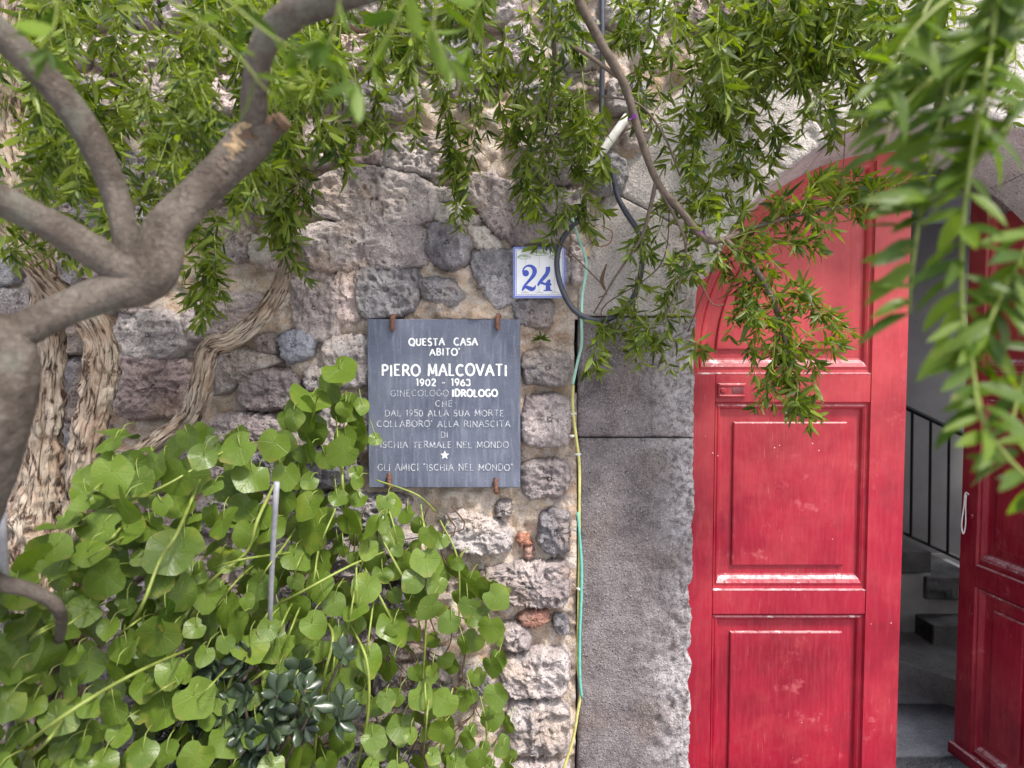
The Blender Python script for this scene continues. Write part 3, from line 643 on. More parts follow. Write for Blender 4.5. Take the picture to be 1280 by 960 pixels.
# string
sp = [P(1207, 620, .50), P(1203, 640, .50)]
base = P(1208, 617, .515)
pts = [[*P(1212, 619, .53), .0022], [*P(1207, 616, .52), .0025], [*P(1205, 632, .515), .0025], [*P(1202, 655, .51), .0025], [*P(1204, 667, .51), .0025], [*P(1207, 655, .515), .0022], [*P(1207, 632, .52), .0022], [*P(1208, 618, .525), .0022]]
tag(cord('string', pts, M_string, step=.004), 'loop of white string hanging from the open red leaf', 'string')
# ------------------------------------------------------------------ the passage behind the door
psg = thing('entrance_passage', (1.6, 1.5, 0), 'grey plastered entrance passage seen through the open door', 'passage')
V, F = box(-.6, 4.0, 3.0, 3.1, 0, 3.4); obj('back_wall', V, F, M_plaster, psg)
V, F = box(-.7, -.6, .5, 3.1, 0, 3.4); obj('side_wall', V, F, M_plaster, psg)
V, F = box(3.9, 4.0, .5, 3.1, 2.35, 3.4); obj('side_wall', V, F, M_plaster, psg)  # unseen opening left below this wall, added to light the passage
V, F = box(-.6, 3.9, .5, 3.0, 2.52, 2.6); obj('ceiling', V, F, M_ceil, psg)
V, F = box(hx+.012, AX+AR+.02, .12, .5, 0, 2.5); obj('inner_jamb', V, F, M_plaster, psg)
xs_ = [-.6, .3, 1.35, 2.35, 3.4, 5.5]; ys_ = [.0, .62, 1.02, 2.0, 3.0]
for i in range(5):
    for j in range(4):
        V, F = box(xs_[i]+.003, xs_[i+1]-.003, ys_[j]+.003+(.166 if j == 0 else 0), ys_[j+1]-.003, -.02, .0+.004*((i+j) % 2), .004); obj('floor_slab', V, F, M_floor, psg)
D0 = 1.42
stc = thing('staircase', (*P(1150, 800, D0)[:2], 0), 'whitewashed staircase with dark stone treads inside the passage', 'staircase')
# oblique platform
fl0, fl1 = P(1105, 822, 1.35), P(1215, 905, .88)
pa = [(P(1080, 806, 1.45)[0]-.3, 1.16), (2.02, .95), (3.2, .55), (3.2, 1.42), (.6, 1.42)]
pa = [(.9, 1.62), (1.78, 1.22), (2.03, .92), (3.2, .78), (3.2, 2.9), (.9, 2.9)]
V = [(x, y, 0) for x, y in pa]+[(x, y, .13) for x, y in pa]; n = len(pa); me = bpy.data.meshes.new('landing_slab')
me.from_pydata([Vector(v)-Vector((1.8, 1.2, 0)) for v in V], [], [list(range(n, 2*n))]+[[k, (k+1) % n, n+(k+1) % n, n+k] for k in range(n)]); me.materials.append(M_tread); link('landing_slab', me, stc, Matrix.Translation((1.8, 1.2, 0)))
def bpx(px0, px1, pyt, pyb, D, thick, mat, name, par, b=.004):
    a = P(px0, pyt, D); c = P(px1, pyb, D); V, F = box(a[0], c[0], D, D+thick, c[2], a[2], b); return obj(name, V, F, mat, par)
bpx(1075, 1161, 717, 812, 1.50, .7, M_white, 'stringer', stc); bpx(1161.5, 1290, 750, 812, 1.502, .7, M_white, 'stringer', stc)
bpx(1070, 1164, 690, 716.5, 1.47, .74, M_tread, 'tread', stc); bpx(1158, 1225, 722, 749.5, 1.475, .74, M_tread, 'tread', stc)
bpx(1030, 1129, 655, 689, 1.49, .74, M_tread, 'tread', stc)
bpx(1167, 1300, 782, 838, 1.34, .158, M_tread, 'tread', stc)
rl = thing('stair_railing', P(1150, 690, 1.62), 'black iron railing with square bars beside the stairs', 'railing')
def bar(a, b, r, name): 
    V, F, _ = tube(np.array([[*a, r], [*b, r]]), 4); obj(name, V, F, M_iron, rl, smooth=False)
HR = lambda px: P(px, 510+(px-1134)*.475, 1.62); BR = lambda px: P(px, 666+(px-1129)*.475, 1.62)
bar(HR(1010), HR(1330), .013, 'handrail'); bar(BR(1010), BR(1330), .008, 'bottom_rail')
for k in range(-4, 7):
    px = 1140.5+k*23; bar(HR(px), BR(px-2), .0085, 'baluster')

# ------------------------------------------------------------------ slate plaque with lettering
G_ = {}
def arc(cx, cy, rx, ry, a, b, n=12): return [(cx+rx*math.cos(math.radians(t)), cy+ry*math.sin(math.radians(t))) for t in np.linspace(a, b, n)]
G_['A'] = (.86, [[(.04, 0), (.43, 1), (.82, 0)], [(.18, .36), (.68, .36)]]); G_['B'] = (.74, [[(.12, 0), (.12, 1)], [(.12, 1)]+arc(.36, .77, .24, .23, 90, -90)+[(.12, .54)], [(.12, .54)]+arc(.38, .27, .29, .27, 90, -90)+[(.12, 0)]])
G_['C'] = (.86, [arc(.47, .5, .40, .5, 48, 312, 16)]); G_['D'] = (.86, [[(.12, 0), (.12, 1)], [(.12, 1)]+arc(.36, .5, .42, .5, 90, -90, 14)+[(.12, 0)]])
G_['E'] = (.70, [[(.12, 0), (.12, 1)], [(.12, 1), (.62, 1)], [(.12, .52), (.52, .52)], [(.12, 0), (.64, 0)]]); G_['G'] = (.88, [arc(.47, .5, .40, .5, 48, 330, 16)+[(.80, .42)], [(.55, .42), (.84, .42)]])
G_['H'] = (.84, [[(.12, 0), (.12, 1)], [(.72, 0), (.72, 1)], [(.12, .5), (.72, .5)]]); G_['I'] = (.30, [[(.15, 0), (.15, 1)]]); G_['L'] = (.64, [[(.12, 0), (.12, 1)], [(.12, 0), (.6, 0)]])
G_['M'] = (1.0, [[(.10, 0), (.16, 1), (.5, .15), (.84, 1), (.90, 0)]]); G_['N'] = (.88, [[(.12, 0), (.12, 1), (.76, 0), (.76, 1)]]); G_['O'] = (.94, [arc(.47, .5, .42, .5, 0, 360, 22)])
G_['P'] = (.70, [[(.12, 0), (.12, 1)], [(.12, 1)]+arc(.36, .74, .27, .26, 90, -90)+[(.12, .48)]]); G_['Q'] = (.94, [arc(.47, .5, .42, .5, 0, 360, 22), [(.5, .2), (.85, -.12)]])
G_['R'] = (.80, [[(.12, 0), (.12, 1)], [(.12, 1)]+arc(.36, .74, .27, .26, 90, -90)+[(.12, .48)], [(.38, .48), (.76, 0)]])
G_['S'] = (.66, [arc(.33, .75, .24, .25, 30, 270, 10)+arc(.33, .25, .26, .25, 90, -150, 10)]); G_['T'] = (.80, [[(.4, 0), (.4, 1)], [(.05, 1), (.75, 1)]]); G_['U'] = (.84, [[(.12, 1), (.12, .35)]+arc(.42, .32, .30, .32, 180, 360, 10)+[(.72, 1)]])
G_['V'] = (.84, [[(.04, 1), (.42, 0), (.80, 1)]]); G_["'"] = (.24, [[(.16, 1.08), (.06, .85)]]); G_['"'] = (.34, [[(.1, 1.06), (.08, .86)], [(.24, 1.06), (.22, .86)]]); G_['-'] = (.6, [[(.1, .45), (.5, .45)]]); G_[' '] = (.5, [])
G_['1'] = (.40, [[(.08, .82), (.24, 1), (.24, 0)]]); G_['9'] = (.66, [arc(.32, .7, .24, .30, 0, 360, 14), [(.56, .7), (.5, .3), (.2, 0)]]); G_['0'] = (.70, [arc(.35, .5, .28, .5, 0, 360, 18)]); G_['2'] = (.66, [arc(.32, .74, .25, .26, 165, -30, 10)+[(.08, .02), (.6, .02)]])
G_['6'] = (.66, [arc(.34, .3, .26, .30, 0, 360, 14), [(.08, .3), (.16, .7), (.48, 1)]]); G_['3'] = (.62, [arc(.28, .76, .24, .24, 150, -90, 10)+arc(.28, .27, .28, .27, 90, -150, 10)]); G_['5'] = (.64, [[(.56, 1), (.16, 1), (.12, .56)]+arc(.30, .32, .28, .32, 100, -140, 12)])
def ribbon(pts, wds):
    p = np.asarray(pts, float); T = np.gradient(p, axis=0); T /= np.linalg.norm(T, axis=1)[:, None]+1e-9; N = np.stack([-T[:, 1], T[:, 0]], -1); w_ = (np.asarray(wds)/2)[:, None] if np.ndim(wds) else wds/2
    V = np.stack([p+N*w_, p-N*w_], 1).reshape(-1, 2); return V, gridF(len(p), 2)
def subdiv(p):
    out = []
    for a, b in zip(p[:-1], p[1:]): n = max(1, int(math.dist(a, b)/.2)); out += [(a[0]+(b[0]-a[0])*k/n, a[1]+(b[1]-a[1])*k/n) for k in range(n)]
    return out+[p[-1]]
def text_geo(txt, px0, px1, py0, py1, bold, Y, rnd):
    tot = sum(G_[c][0]+.13 for c in txt)-.13; a = P(px0, py1, Y); b = P(px1, py0, Y); sx = (b[0]-a[0])/tot; sz = b[2]-a[2]; parts = []; x = 0; k = 0; asp = sz/sx
    for c in txt:
        jz = rnd.uniform(-.04, .04); js = rnd.uniform(.94, 1.05)
        for pl_ in G_[c][1]:
            segs = [pl_] if len(pl_) > 5 else [list(s) for s in zip(pl_[:-1], pl_[1:])]
            for sg in segs:
                q = np.array(subdiv(sg)); q = np.stack([(q[:, 0]+x), (q[:, 1]*js+jz)*asp], -1); dv = q[-1]-q[0]
                th = bold*asp*(1.15 if abs(dv[1]) > abs(dv[0])*.8 or len(sg) > 5 else .75)
                V, F = ribbon(q, th); parts.append((np.insert(V, 2, k*1e-5, 1), F)); k += 1
                if len(sg) <= 5:
                    for e, en in ((q[0], q[-1]), (q[-1], q[0])):
                        if abs(e[1]-en[1]) > .45*asp and (e[1] < .1*asp or e[1] > .9*asp):
                            V, F = ribbon([(e[0]-.085*asp, e[1]), (e[0]+.085*asp, e[1])], bold*asp*.55); parts.append((np.insert(V, 2, k*1e-5, 1), F)); k += 1
        x += G_[c][0]+.13
    V, F = join(parts); W_ = np.stack([a[0]+V[:, 0]*sx, Y-V[:, 2], a[2]+V[:, 1]*sx], -1)
    return W_, F
PY = -.052
pq = thing('memorial_plaque', P(556, 610, -.03), 'dark slate memorial plaque with white Italian lettering on the rubble wall', 'plaque')
a = P(461, 609.5, PY); b = P(650.5, 399, PY); sx_ = np.linspace(a[0], b[0], 40); sz_ = np.linspace(a[2], b[2], 44)
V, F = box(a[0], b[0], PY, PY+.030, a[2], b[2], .0018); obj('slab', V, F, M_slate, pq, smooth=False)
rt_ = random.Random(3)
LT = [('QUESTA  CASA', 511, 597, 423, 431.5, .20, 1), ("ABITO'", 537, 575, 436, 444, .20, 1), ('PIERO MALCOVATI', 477, 634, 456, 469.5, .17, 1), ('1902 - 1963', 520, 588, 474, 482, .19, 1), ('GINECOLOGO', 488, 561, 487.5, 495, .10, 0), ('IDROLOGO', 565, 622, 487, 495.5, .22, 1),
      ('CHE', 544, 566, 501, 508, .13, 0), ('DAL 1950 ALLA SUA MORTE', 481, 630, 512.5, 520, .13, 0), ("COLLABORO' ALLA RINASCITA", 471, 638, 526, 533.5, .13, 0), ("DI", 551, 560, 540, 547, .12, 0), ('ISCHIA TERMALE NEL MONDO', 475, 636, 552, 559.5, .13, 0), ('GLI AMICI "ISCHIA NEL MONDO"', 472, 641, 580, 588, .12, 0)]
for txt, x0, x1, y0, y1, bo, hi in LT:
    V, F = text_geo(txt, x0, x1, y0, y1, bo, PY-.0012, rt_); obj('lettering', V, F, M_let if hi else M_let2, pq, smooth=False)['kind'] = 'stuff'
a = P(556, 569, PY-.0015); pts = []
for k in range(10): t = PI/2+k*PI/5; r = .0135 if k % 2 == 0 else .0058; pts.append((a[0]+r*math.cos(t), a[1], a[2]+r*math.sin(t)))
V = np.array(pts+[tuple(a)]); obj('star', V, np.array([[k, (k+1) % 10, 10] for k in range(10)]), M_let, pq, smooth=False)
for x, y_, s_ in ((491, 405, 1), (622, 404, 1), (620, 606, -1), (487, 600, -1)):
    a = P(x, y_, PY-.006); z0 = a[2]
    rows = [[a[0]+.004, PY+.03, z0+.020*s_, .006], [a[0]+.002, PY-.002, z0+.022*s_, .0062], [a[0], PY-.0095, z0+.014*s_, .0068], [a[0]-.001, PY-.009, z0-.006*s_, .0066], [a[0], PY-.007, z0-.020*s_, .0056]]
    dsp = lambda s, t, R: .0012*np.sin(s*900+t*2)+.0008*np.sin(t*5+s*400)
    V, F, uv = tube(spline(rows, .0022), 10, dsp); obj('rusty_clamp', V, F, M_rust, pq)

# ------------------------------------------------------------------ number tile
TY = -.066
tl = thing('house_number_tile', P(674, 372, TY), 'glazed white tile with blue border and number 24 beside the arch', 'house number')
a = P(641.5, 372.5, TY); b = P(707, 308.5, TY); V, F = box(a[0], b[0], TY, TY+.016, a[2], b[2], .0025); obj('tile', V, F, M_glaze, tl, smooth=False)
def flat_ribbon(name, pts, wd, mat, Y, closed=False):
    V, F = ribbon(pts, wd); V = np.stack([V[:, 0], np.full(len(V), Y), V[:, 1]], -1); return obj(name, V, F, mat, tl, smooth=False)
def tp(u, v): return (a[0]+(b[0]-a[0])*u, a[2]+(b[2]-a[2])*v)
TW = b[0]-a[0]
parts = []
for inset, wd in ((.022, .040), (.062, .010)):
    i = inset; q = [(i, i), (1-i, i), (1-i, 1-i), (i, 1-i)]; h = wd/2
    for k, (u0, v0) in enumerate(q):
        u1, v1 = q[(k+1) % 4]
        uu0, uu1 = min(u0, u1)-h, max(u0, u1)+h; vv0, vv1 = min(v0, v1)-h, max(v0, v1)+h
        if k % 2: vv0 += 2*h; vv1 -= 2*h
        p0 = tp(uu0, vv0); p1 = tp(uu1, vv1); parts.append((np.array([(p0[0], TY-.0006, p0[1]), (p1[0], TY-.0006, p0[1]), (p1[0], TY-.0006, p1[1]), (p0[0], TY-.0006, p1[1])]), np.array([[0, 1, 2, 3]])))
V, F = join(parts); obj('blue_border', V, F, M_blueb, tl, smooth=False)
def curve2(c, n=8): q = spline([[x, 0, z_, r] for x, z_, r in c], .03); return q[:, 0], q[:, 2], q[:, 3]
def dig(c, k, name='digit'):
    X_, Z_, R_ = curve2(c); pts = [tp(x, z_) for x, z_ in zip(X_, Z_)]; V, F = ribbon(pts, np.maximum(.004, R_)*TW); return np.stack([V[:, 0], np.full(len(V), TY-.0008-k*.0001), V[:, 1]], -1), F
def disc(u, v, r, k): c = tp(u, v); t = np.linspace(0, 2*PI, 20, endpoint=False); V = [(c[0]+r*TW*math.cos(x), TY-.0008-k*.0001, c[1]+r*TW*math.sin(x)) for x in t]+[(c[0], TY-.0008-k*.0001, c[1])]; return np.array(V), np.array([[j, (j+1) % 20, 20] for j in range(20)])
two = [dig([(.185, .50, .03), (.20, .575, .03), (.26, .625, .035), (.34, .625, .055), (.405, .56, .085), (.40, .47, .08), (.34, .38, .06), (.26, .29, .045), (.20, .21, .04), (.175, .14, .03)], 0), disc(.24, .485, .062, 1), dig([(.18, .16, .03), (.23, .215, .05), (.30, .195, .075), (.36, .17, .08), (.41, .20, .045), (.425, .25, .012)], 2)]
V, F = join(two); obj('digit', V, F, M_blue, tl, smooth=False)
four = [dig([(.66, .61, .085), (.665, .55, .085), (.64, .47, .075), (.57, .38, .07), (.50, .30, .045), (.475, .235, .03)], 0), dig([(.47, .26, .03), (.52, .305, .055), (.60, .275, .04), (.68, .275, .05), (.735, .26, .02)], 1), dig([(.70, .36, .03), (.67, .30, .085), (.665, .22, .085), (.67, .15, .10)], 2), dig([(.58, .145, .02), (.66, .15, .025), (.75, .145, .02)], 3)]
V, F = join(four); obj('digit', V, F, M_blue, tl, smooth=False)
tr = []
for (u, v, w_) in ((.21, .80, .26), (.50, .87, .36), (.80, .80, .22)): 
    for k in range(3): tr.append(dig([(u-w_/2, v-.01*k, .008), (u-w_/4, v+.03, .035+.01*(k % 2)), (u+.02*k, v+.035-.02*k, .02), (u+w_/4, v+.02, .035), (u+w_/2, v-.01, .008), (u+w_/5, v-.035, .014), (u-w_/5, v-.035, .014), (u-w_/2, v-.005, .008)], k))
V, F = join(tr); obj('painted_tree_crowns', V, F, M_green, tl, smooth=False)
tr = [dig([(u, v0, .010), (u-.005, v0-.12, .008)], 0) for u, v0 in ((.24, .76), (.50, .83), (.50, .70), (.83, .76))]+[dig([(u-.07, .095, .015), (u, .115, .025), (u+.08, .095, .012)], 1) for u in (.22, .50, .80)]+[dig([(.80, .74, .008), (.79, .4, .008), (.80, .12, .012)], 2), dig([(.50, .22, .008), (.49, .12, .012)], 2)]
V, F = join(tr); obj('painted_trunks', V, F, M_greyg, tl, smooth=False)

# ------------------------------------------------------------------ cables and pipes on the wall
cb = pp((752, -60, -.05, .0075), (753, 60, -.06, .0075), (752, 160, -.06, .0075), (756, 195, -.06, .0078), (765, 215, -.075, .0078), (772, 245, -.08, .0078), (782, 265, -.09, .0078), (800, 295, -.10, .0078), (802, 335, -.11, .0078), (790, 375, -.11, .0078), (765, 397, -.11, .0078), (742, 400, -.11, .0078), (718, 388, -.105, .0078), (702, 360, -.10, .0078), (696, 330, -.10, .0078), (701, 303, -.09, .0075), (712, 286, -.07, .007), (722, 277, -.04, .006))
tag(cord('black_cable', cb, M_rubber, n=12), 'thick black cable coiled in a loop beside the number tile', 'cable')
V, F, uv = tube(spline(pp((730, 222, -.045, .0125), (757, 184, -.062, .0125), (784, 146, -.05, .0125)), .02), 16); tag(obj('conduit_pipe', V, F, M_pvc, uv=uv), 'short white plastic pipe slanting behind the leaves above the cable loop', 'pipe')
V, F, uv = tube(spline(pp((806, 76, -.05, .012), (818, 40, -.055, .012), (830, 0, -.06, .012)), .02), 14); tag(obj('conduit_pipe', V, F, M_pvc, uv=uv), 'white pipe end near the top among the leaves', 'pipe')
mc = pp((714, 268, -.04, .0035), (722, 295, -.06, .0042), (731, 318, -.07, .0042), (733, 335, -.07, .0042), (728, 370, -.075, .0042), (727, 400, -.10, .0042), (727, 430, -.075, .0042), (722, 452, -.06, .0042), (716, 480, -.055, .0042), (718, 520, -.05, .0042), (722, 560, -.05, .0042), (723, 610, -.05, .0042), (724, 660, -.05, .0042))
i = 9
tag(cord('mint_cable', mc[:i], M_mint, n=10), 'thin mint green cable crossing the black loop and running down', 'cable')
yc = pp((716.5, 481, -.055, .0044), (716, 510, -.055, .0044), (720, 545, -.052, .0044), (724, 580, -.05, .0044), (724, 640, -.05, .0044), (724, 700, -.05, .0042), (723, 760, -.05, .0042), (722, 830, -.05, .0042), (726, 862, -.055, .0042), (722, 890, -.055, .0044), (716, 925, -.055, .0044), (703, 965, -.06, .0044), (690, 1000, -.06, .0044))
tag(cord('yellow_cable', yc, M_yel, n=10), 'thin yellow green cable running down the joint beside the pier', 'cable')
tc = pp((722, 640, -.054, .0036), (726.5, 700, -.056, .0044), (726.5, 745, -.057, .0044), (724.5, 800, -.057, .0044), (725, 850, -.06, .0044), (727.5, 872, -.058, .0036))
tag(cord('teal_cable', tc, M_teal, n=10), 'teal cable beside the yellow one at the lower pier joint', 'cable')
for x, y_ in ((716, 517), (722, 568), (724, 736), (715, 545)):
    c = P(x, y_, -.052); V, F, _ = tube(np.array([[c[0]-.008, c[1]+.006, c[2], .0035], [c[0], c[1]-.005, c[2], .0045], [c[0]+.009, c[1]+.008, c[2], .0035]]), 8)
    tag(obj('cable_clip', V, F, M_pvc), {517: 'white clip on the yellow cable between two quoin stones', 568: 'white clip on the yellow cable just above the plaque foot level', 736: 'pale clip holding yellow and teal cables together', 545: 'pale clip on the yellow cable by the horizontal pier joint'}[y_], 'cable clip', 'clips on the wall cables')
wc = pp((735, 285, -.06, .0018), (738, 300, -.07, .0018), (748, 308, -.075, .0018), (762, 304, -.075, .0018), (765, 290, -.07, .0018), (752, 282, -.06, .0018))
tag(cord('copper_wire', wc, M_wire, n=6, step=.004), 'thin brown wire curl beside the top of the mint cable', 'wire')
V, F, uv = tube(spline(pp((333, 1090, -.20, .0058), (336, 880, -.30, .0058), (338, 762, -.39, .0062), (341, 690, -.44, .0062), (346, 603, -.50, .0064)), .05), 14); tag(obj('metal_pipe', V, F, M_galv, uv=uv), 'grey metal pipe standing upright among the round leaves', 'pipe')
V, F, uv = tube(spline(pp((22, 1100, -.30, .0075), (6, 735, -.74, .0075), (2, 650, -.8, .0075), (-3, 590, -.8, .0075)), .05), 14); tag(obj('metal_pipe', V, F, M_galv, uv=uv), 'grey metal pipe at the left edge of the picture', 'pipe')

# ------------------------------------------------------------------ leaf templates (base at the origin, length along +Y, face +Z)
def lance(wd, fold, bend, full=True):
    ts = [.10, .30, .55, .80] if full else [.28, .68]
    V = [(0, 0, 0)]; uv = [(0, 0)]
    for t in ts:
        w_ = wd*(math.sin(PI*t**.85)**.8); zc = -bend*t*t
        for s_ in (-1, 0, 1): V.append((s_*w_, t, zc+abs(s_)*w_*fold)); uv.append((s_, t))
    V.append((0, 1, -bend)); uv.append((0, 1)); n = len(ts); T = [[0, 2, 1], [0, 3, 2]]; Q = []
    for k in range(n-1):
        a = 1+3*k; Q += [[a, a+1, a+4, a+3], [a+1, a+2, a+5, a+4]]
    e = len(V)-1; a = 1+3*(n-1); T += [[a, a+1, e], [a+1, a+2, e]]
    return np.array(V), [np.array(Q), np.array(T)], np.array(uv)
def heart(seed, na=18):
    r_ = random.Random(seed); th = np.linspace(-PI, PI, na, endpoint=False)+PI/na; ph = r_.random()*6
    r = .49+.05*np.cos(th)+r_.uniform(.05, .13)*np.exp(-(th/.34)**2)-r_.uniform(.12, .24)*np.exp(-((PI-np.abs(th))/.33)**2)+.018*np.sin(5*th+ph)
    asym = r_.uniform(-.05, .05); V = [(0, 0, 0)]; c1, c2 = r_.uniform(-.3, .8), r_.uniform(-.3, .7); wv = r_.uniform(.02, .07)
    for q in (.5, 1.0):
        for t, rr_ in zip(th, r):
            x = math.sin(t)*rr_*q*(1+asym*math.copysign(1, t)); y_ = math.cos(t)*rr_*q
            z_ = -c1*x*x-c2*y_*abs(y_)+.10*abs(x)+wv*q*q*math.sin(3*t+ph); V.append((x, y_, z_))
    V = np.array(V); j = np.arange(na); j2 = (j+1) % na; uv = np.stack([V[:, 0]/.5, V[:, 1]+.25], -1)
    return V, [np.stack([1+j, 1+j2, 1+na+j2, 1+na+j], -1)[:, ::-1], np.stack([j*0, j+1, j2+1], -1)[:, [0, 1, 2]]], uv
def fat(seed):
    r_ = random.Random(seed); na = 10; V = []; sec = [0, .12, .45, .8, 1.0]; wd = [.05, .12, .30, .26, .03]; th = [.05, .07, .10, .08, .02]
    for t, a_, b_ in zip(sec, wd, th):
        for k in range(na): q = 2*PI*k/na; V.append((a_*math.cos(q), t, b_*math.sin(q)+.25*t*t))
    V = np.array(V); F = gridF(5, na, True); j = np.arange(na); V = np.vstack([V, [[0, 1.03, .25]]]); F2 = np.stack([4*na+j, 4*na+(j+1) % na, j*0+len(V)-1], -1)
    return V, [F[:, ::-1], F2[:, ::-1]], np.stack([V[:, 0]*3, V[:, 1]], -1)
def frame(p, d, nrm, s, ws=1.0):
    d = np.asarray(d, float); d /= np.linalg.norm(d)+1e-9; z = np.asarray(nrm, float); z = z-d*np.dot(z, d); z /= np.linalg.norm(z)+1e-9; x = np.cross(d, z)
    M = np.eye(4); M[:3, 0] = x*s*ws; M[:3, 1] = d*s; M[:3, 2] = z*s; M[:3, 3] = p; return M
def visible(p):
    r = p-CAM; c, s = math.cos(PITCH), math.sin(PITCH); dep = r[1]*c-r[2]*s; u = r[0]/max(dep, .01)*FPX; v = (r[1]*s+r[2]*c)/max(dep, .01)*FPX
    return dep, abs(u) < 650 and abs(v) < 490
def plant_leaves(root, Ms, temps, mat, cap=300, part='leaf', tint=(0, 1)):
    "the leaves that show largest become parts, the rest one joined part"
    sc = []
    for M in Ms:
        dep, vis = visible(M[:3, 3]); sc.append(np.linalg.norm(M[:3, 1])/dep if vis and dep > .05 else 0)
    order = np.argsort(-np.array(sc)); meshes = []
    for v, (V, F, uv) in enumerate(temps):
        for tt in (.1, .35, .6, .9): meshes.append(mesh_np(part, V, F, mat, uv=uv, tint=tint[0]+tt*(tint[1]-tint[0])))
    for k in order[:cap]: link(part, meshes[int(RNG.integers(len(meshes)))], root, Matrix(Ms[k].tolist()))
    rest = [Ms[k] for k in order[cap:]]
    if rest:
        A = np.array(rest); grp = RNG.integers(len(temps), size=len(A)); parts = []; uvs = []; tn = []
        for g, (V, F, uv) in enumerate(temps):
            B_ = A[grp == g]
            if not len(B_): continue
            W_ = np.einsum('nij,vj->nvi', B_[:, :3, :3], V)+B_[:, None, :3, 3]; n, k = W_.shape[:2]; off = (np.arange(n)*k)[:, None, None]
            parts.append((W_.reshape(-1, 3), [(f[None]+off).reshape(-1, f.shape[1]) for f in F])); uvs.append(np.tile(uv, (n, 1))); tn.append(np.repeat(tint[0]+RNG.random(n)*(tint[1]-tint[0]), k))
        V, F = join(parts); o = obj('foliage', V, F, mat, root, uv=np.concatenate(uvs), tint=np.concatenate(tn)); o['kind'] = 'stuff'
def stems(root, rows_list, mat, name='twigs', n=4, step=.02):
    parts = []; uvs = []
    for r in rows_list: V, F, uv = tube(spline(r, step), n); parts.append((V, F)); uvs.append(uv)
    V, F = join(parts); o = obj(name, V, F, mat, root, uv=np.concatenate(uvs)); o['kind'] = 'stuff'; return o
def rpx(*rows): return [[*P(a, b, c), r*(c+2)/FPX] for a, b, c, r in rows]
L_full = [lance(.105, .30, .10), lance(.125, .20, .30), lance(.09, .40, .02), lance(.115, .3, -.12), lance(.10, .25, .5)]
L_lite = [lance(.12, .35, .10, False), lance(.14, .2, .2, False), lance(.11, .4, 0, False)]
L_near = [lance(.135, .30, .10), lance(.15, .2, .25), lance(.12, .4, .02), lance(.14, .3, .45)]
H_t = [heart(k, 20) for k in range(14)]; F_t = [fat(k) for k in range(3)]
UPV = np.array([0, 0, 1.]); rs = random.Random(21)
def rv(s=1.0): v = RNG.normal(size=3); return v/np.linalg.norm(v)*s
def _leaves_on(q, leafL, whorl, spread, out, wjit, start=1):
    T = np.gradient(q[:, :3], axis=0); T /= np.linalg.norm(T, axis=1)[:, None]+1e-9; n = len(q)
    for i in range(start, n):
        f = i/n; a0 = RNG.random()*6.3; k = whorl if RNG.random() < .7 else whorl-1
        t = T[i]; N = np.cross(t, rv()); N /= np.linalg.norm(N)+1e-9; Bn = np.cross(t, N)
        for j in range(k):
            a = a0+j*2*PI/max(1, k)+RNG.uniform(-.6, .6); o_ = N*math.cos(a)+Bn*math.sin(a); sprd = spread*RNG.uniform(.5, 1.5)*(1-.4*f)
            d = t*(.5+.35*f)+o_*sprd+np.array([0, 0, -.04])+rv(.36); s = leafL*RNG.uniform(.55, 1.2)
            out.append(frame(q[i, :3]+o_*.0015, d, -o_*.6+UPV*.7+t*.5+rv(.6), s, RNG.uniform(1-wjit, 1+wjit)))
    for j in range(4): out.append(frame(q[-1, :3], T[-1]+rv(.6), rv()+np.array([0, -.5, .5]), leafL*RNG.uniform(.45, .8)))
def spray(rows, leafL, sp=.0075, whorl=3, spread=1.0, out=None, tw=None, wjit=.25, side=True):
    "leaves along a twig and its side shoots; rows = (x,y,z,r)"
    rows = np.array(rows, float); L = np.linalg.norm(rows[-1, :3]-rows[0, :3]); rows[1:, :3] += RNG.normal(size=(len(rows)-1, 3))*L*.05
    q = spline(rows, sp); tw.append(rows); _leaves_on(q, leafL, whorl-1 if side else whorl, spread, out, wjit)
    if side:
        for m in range(max(2, int(L/.045))):
            i = int(len(q)*RNG.uniform(.15, .95)); p0 = q[min(i, len(q)-1), :3]; t = (rows[-1, :3]-rows[0, :3])/L; d = t*.6+rv(.9); d[2] -= .1; d /= np.linalg.norm(d)
            l = RNG.uniform(.022, .060); e = p0+d*l+np.array([0, 0, -.25*l]); mm = (p0+e)/2+np.array([0, 0, .08*l]); r2_ = [[*p0, .0009], [*mm, .0008], [*e, .0005]]
            tw.append(r2_); _leaves_on(spline(r2_, sp), leafL*.92, whorl, spread, out, wjit)
def pxspray(x0, y0, x1, y1, Y, Lpx=23, sag=0, r=.0011, **k):
    "hanging twig between two photograph pixels at wall distance Y; sag bends it sideways (px)"
    D = Y+2; mx, my = (x0+x1)/2+sag+rs.uniform(-7, 7), (y0+y1)/2-abs(x1-x0)*.18+rs.uniform(-5, 5); dy = rs.uniform(-.05, .05)
    return dict(rows=[[*P(x0, y0, Y-dy), r*1.5], [*P(mx, my, Y), r], [*P(x1, y1, Y+dy), r*.6]], leafL=Lpx*D/FPX, **k)

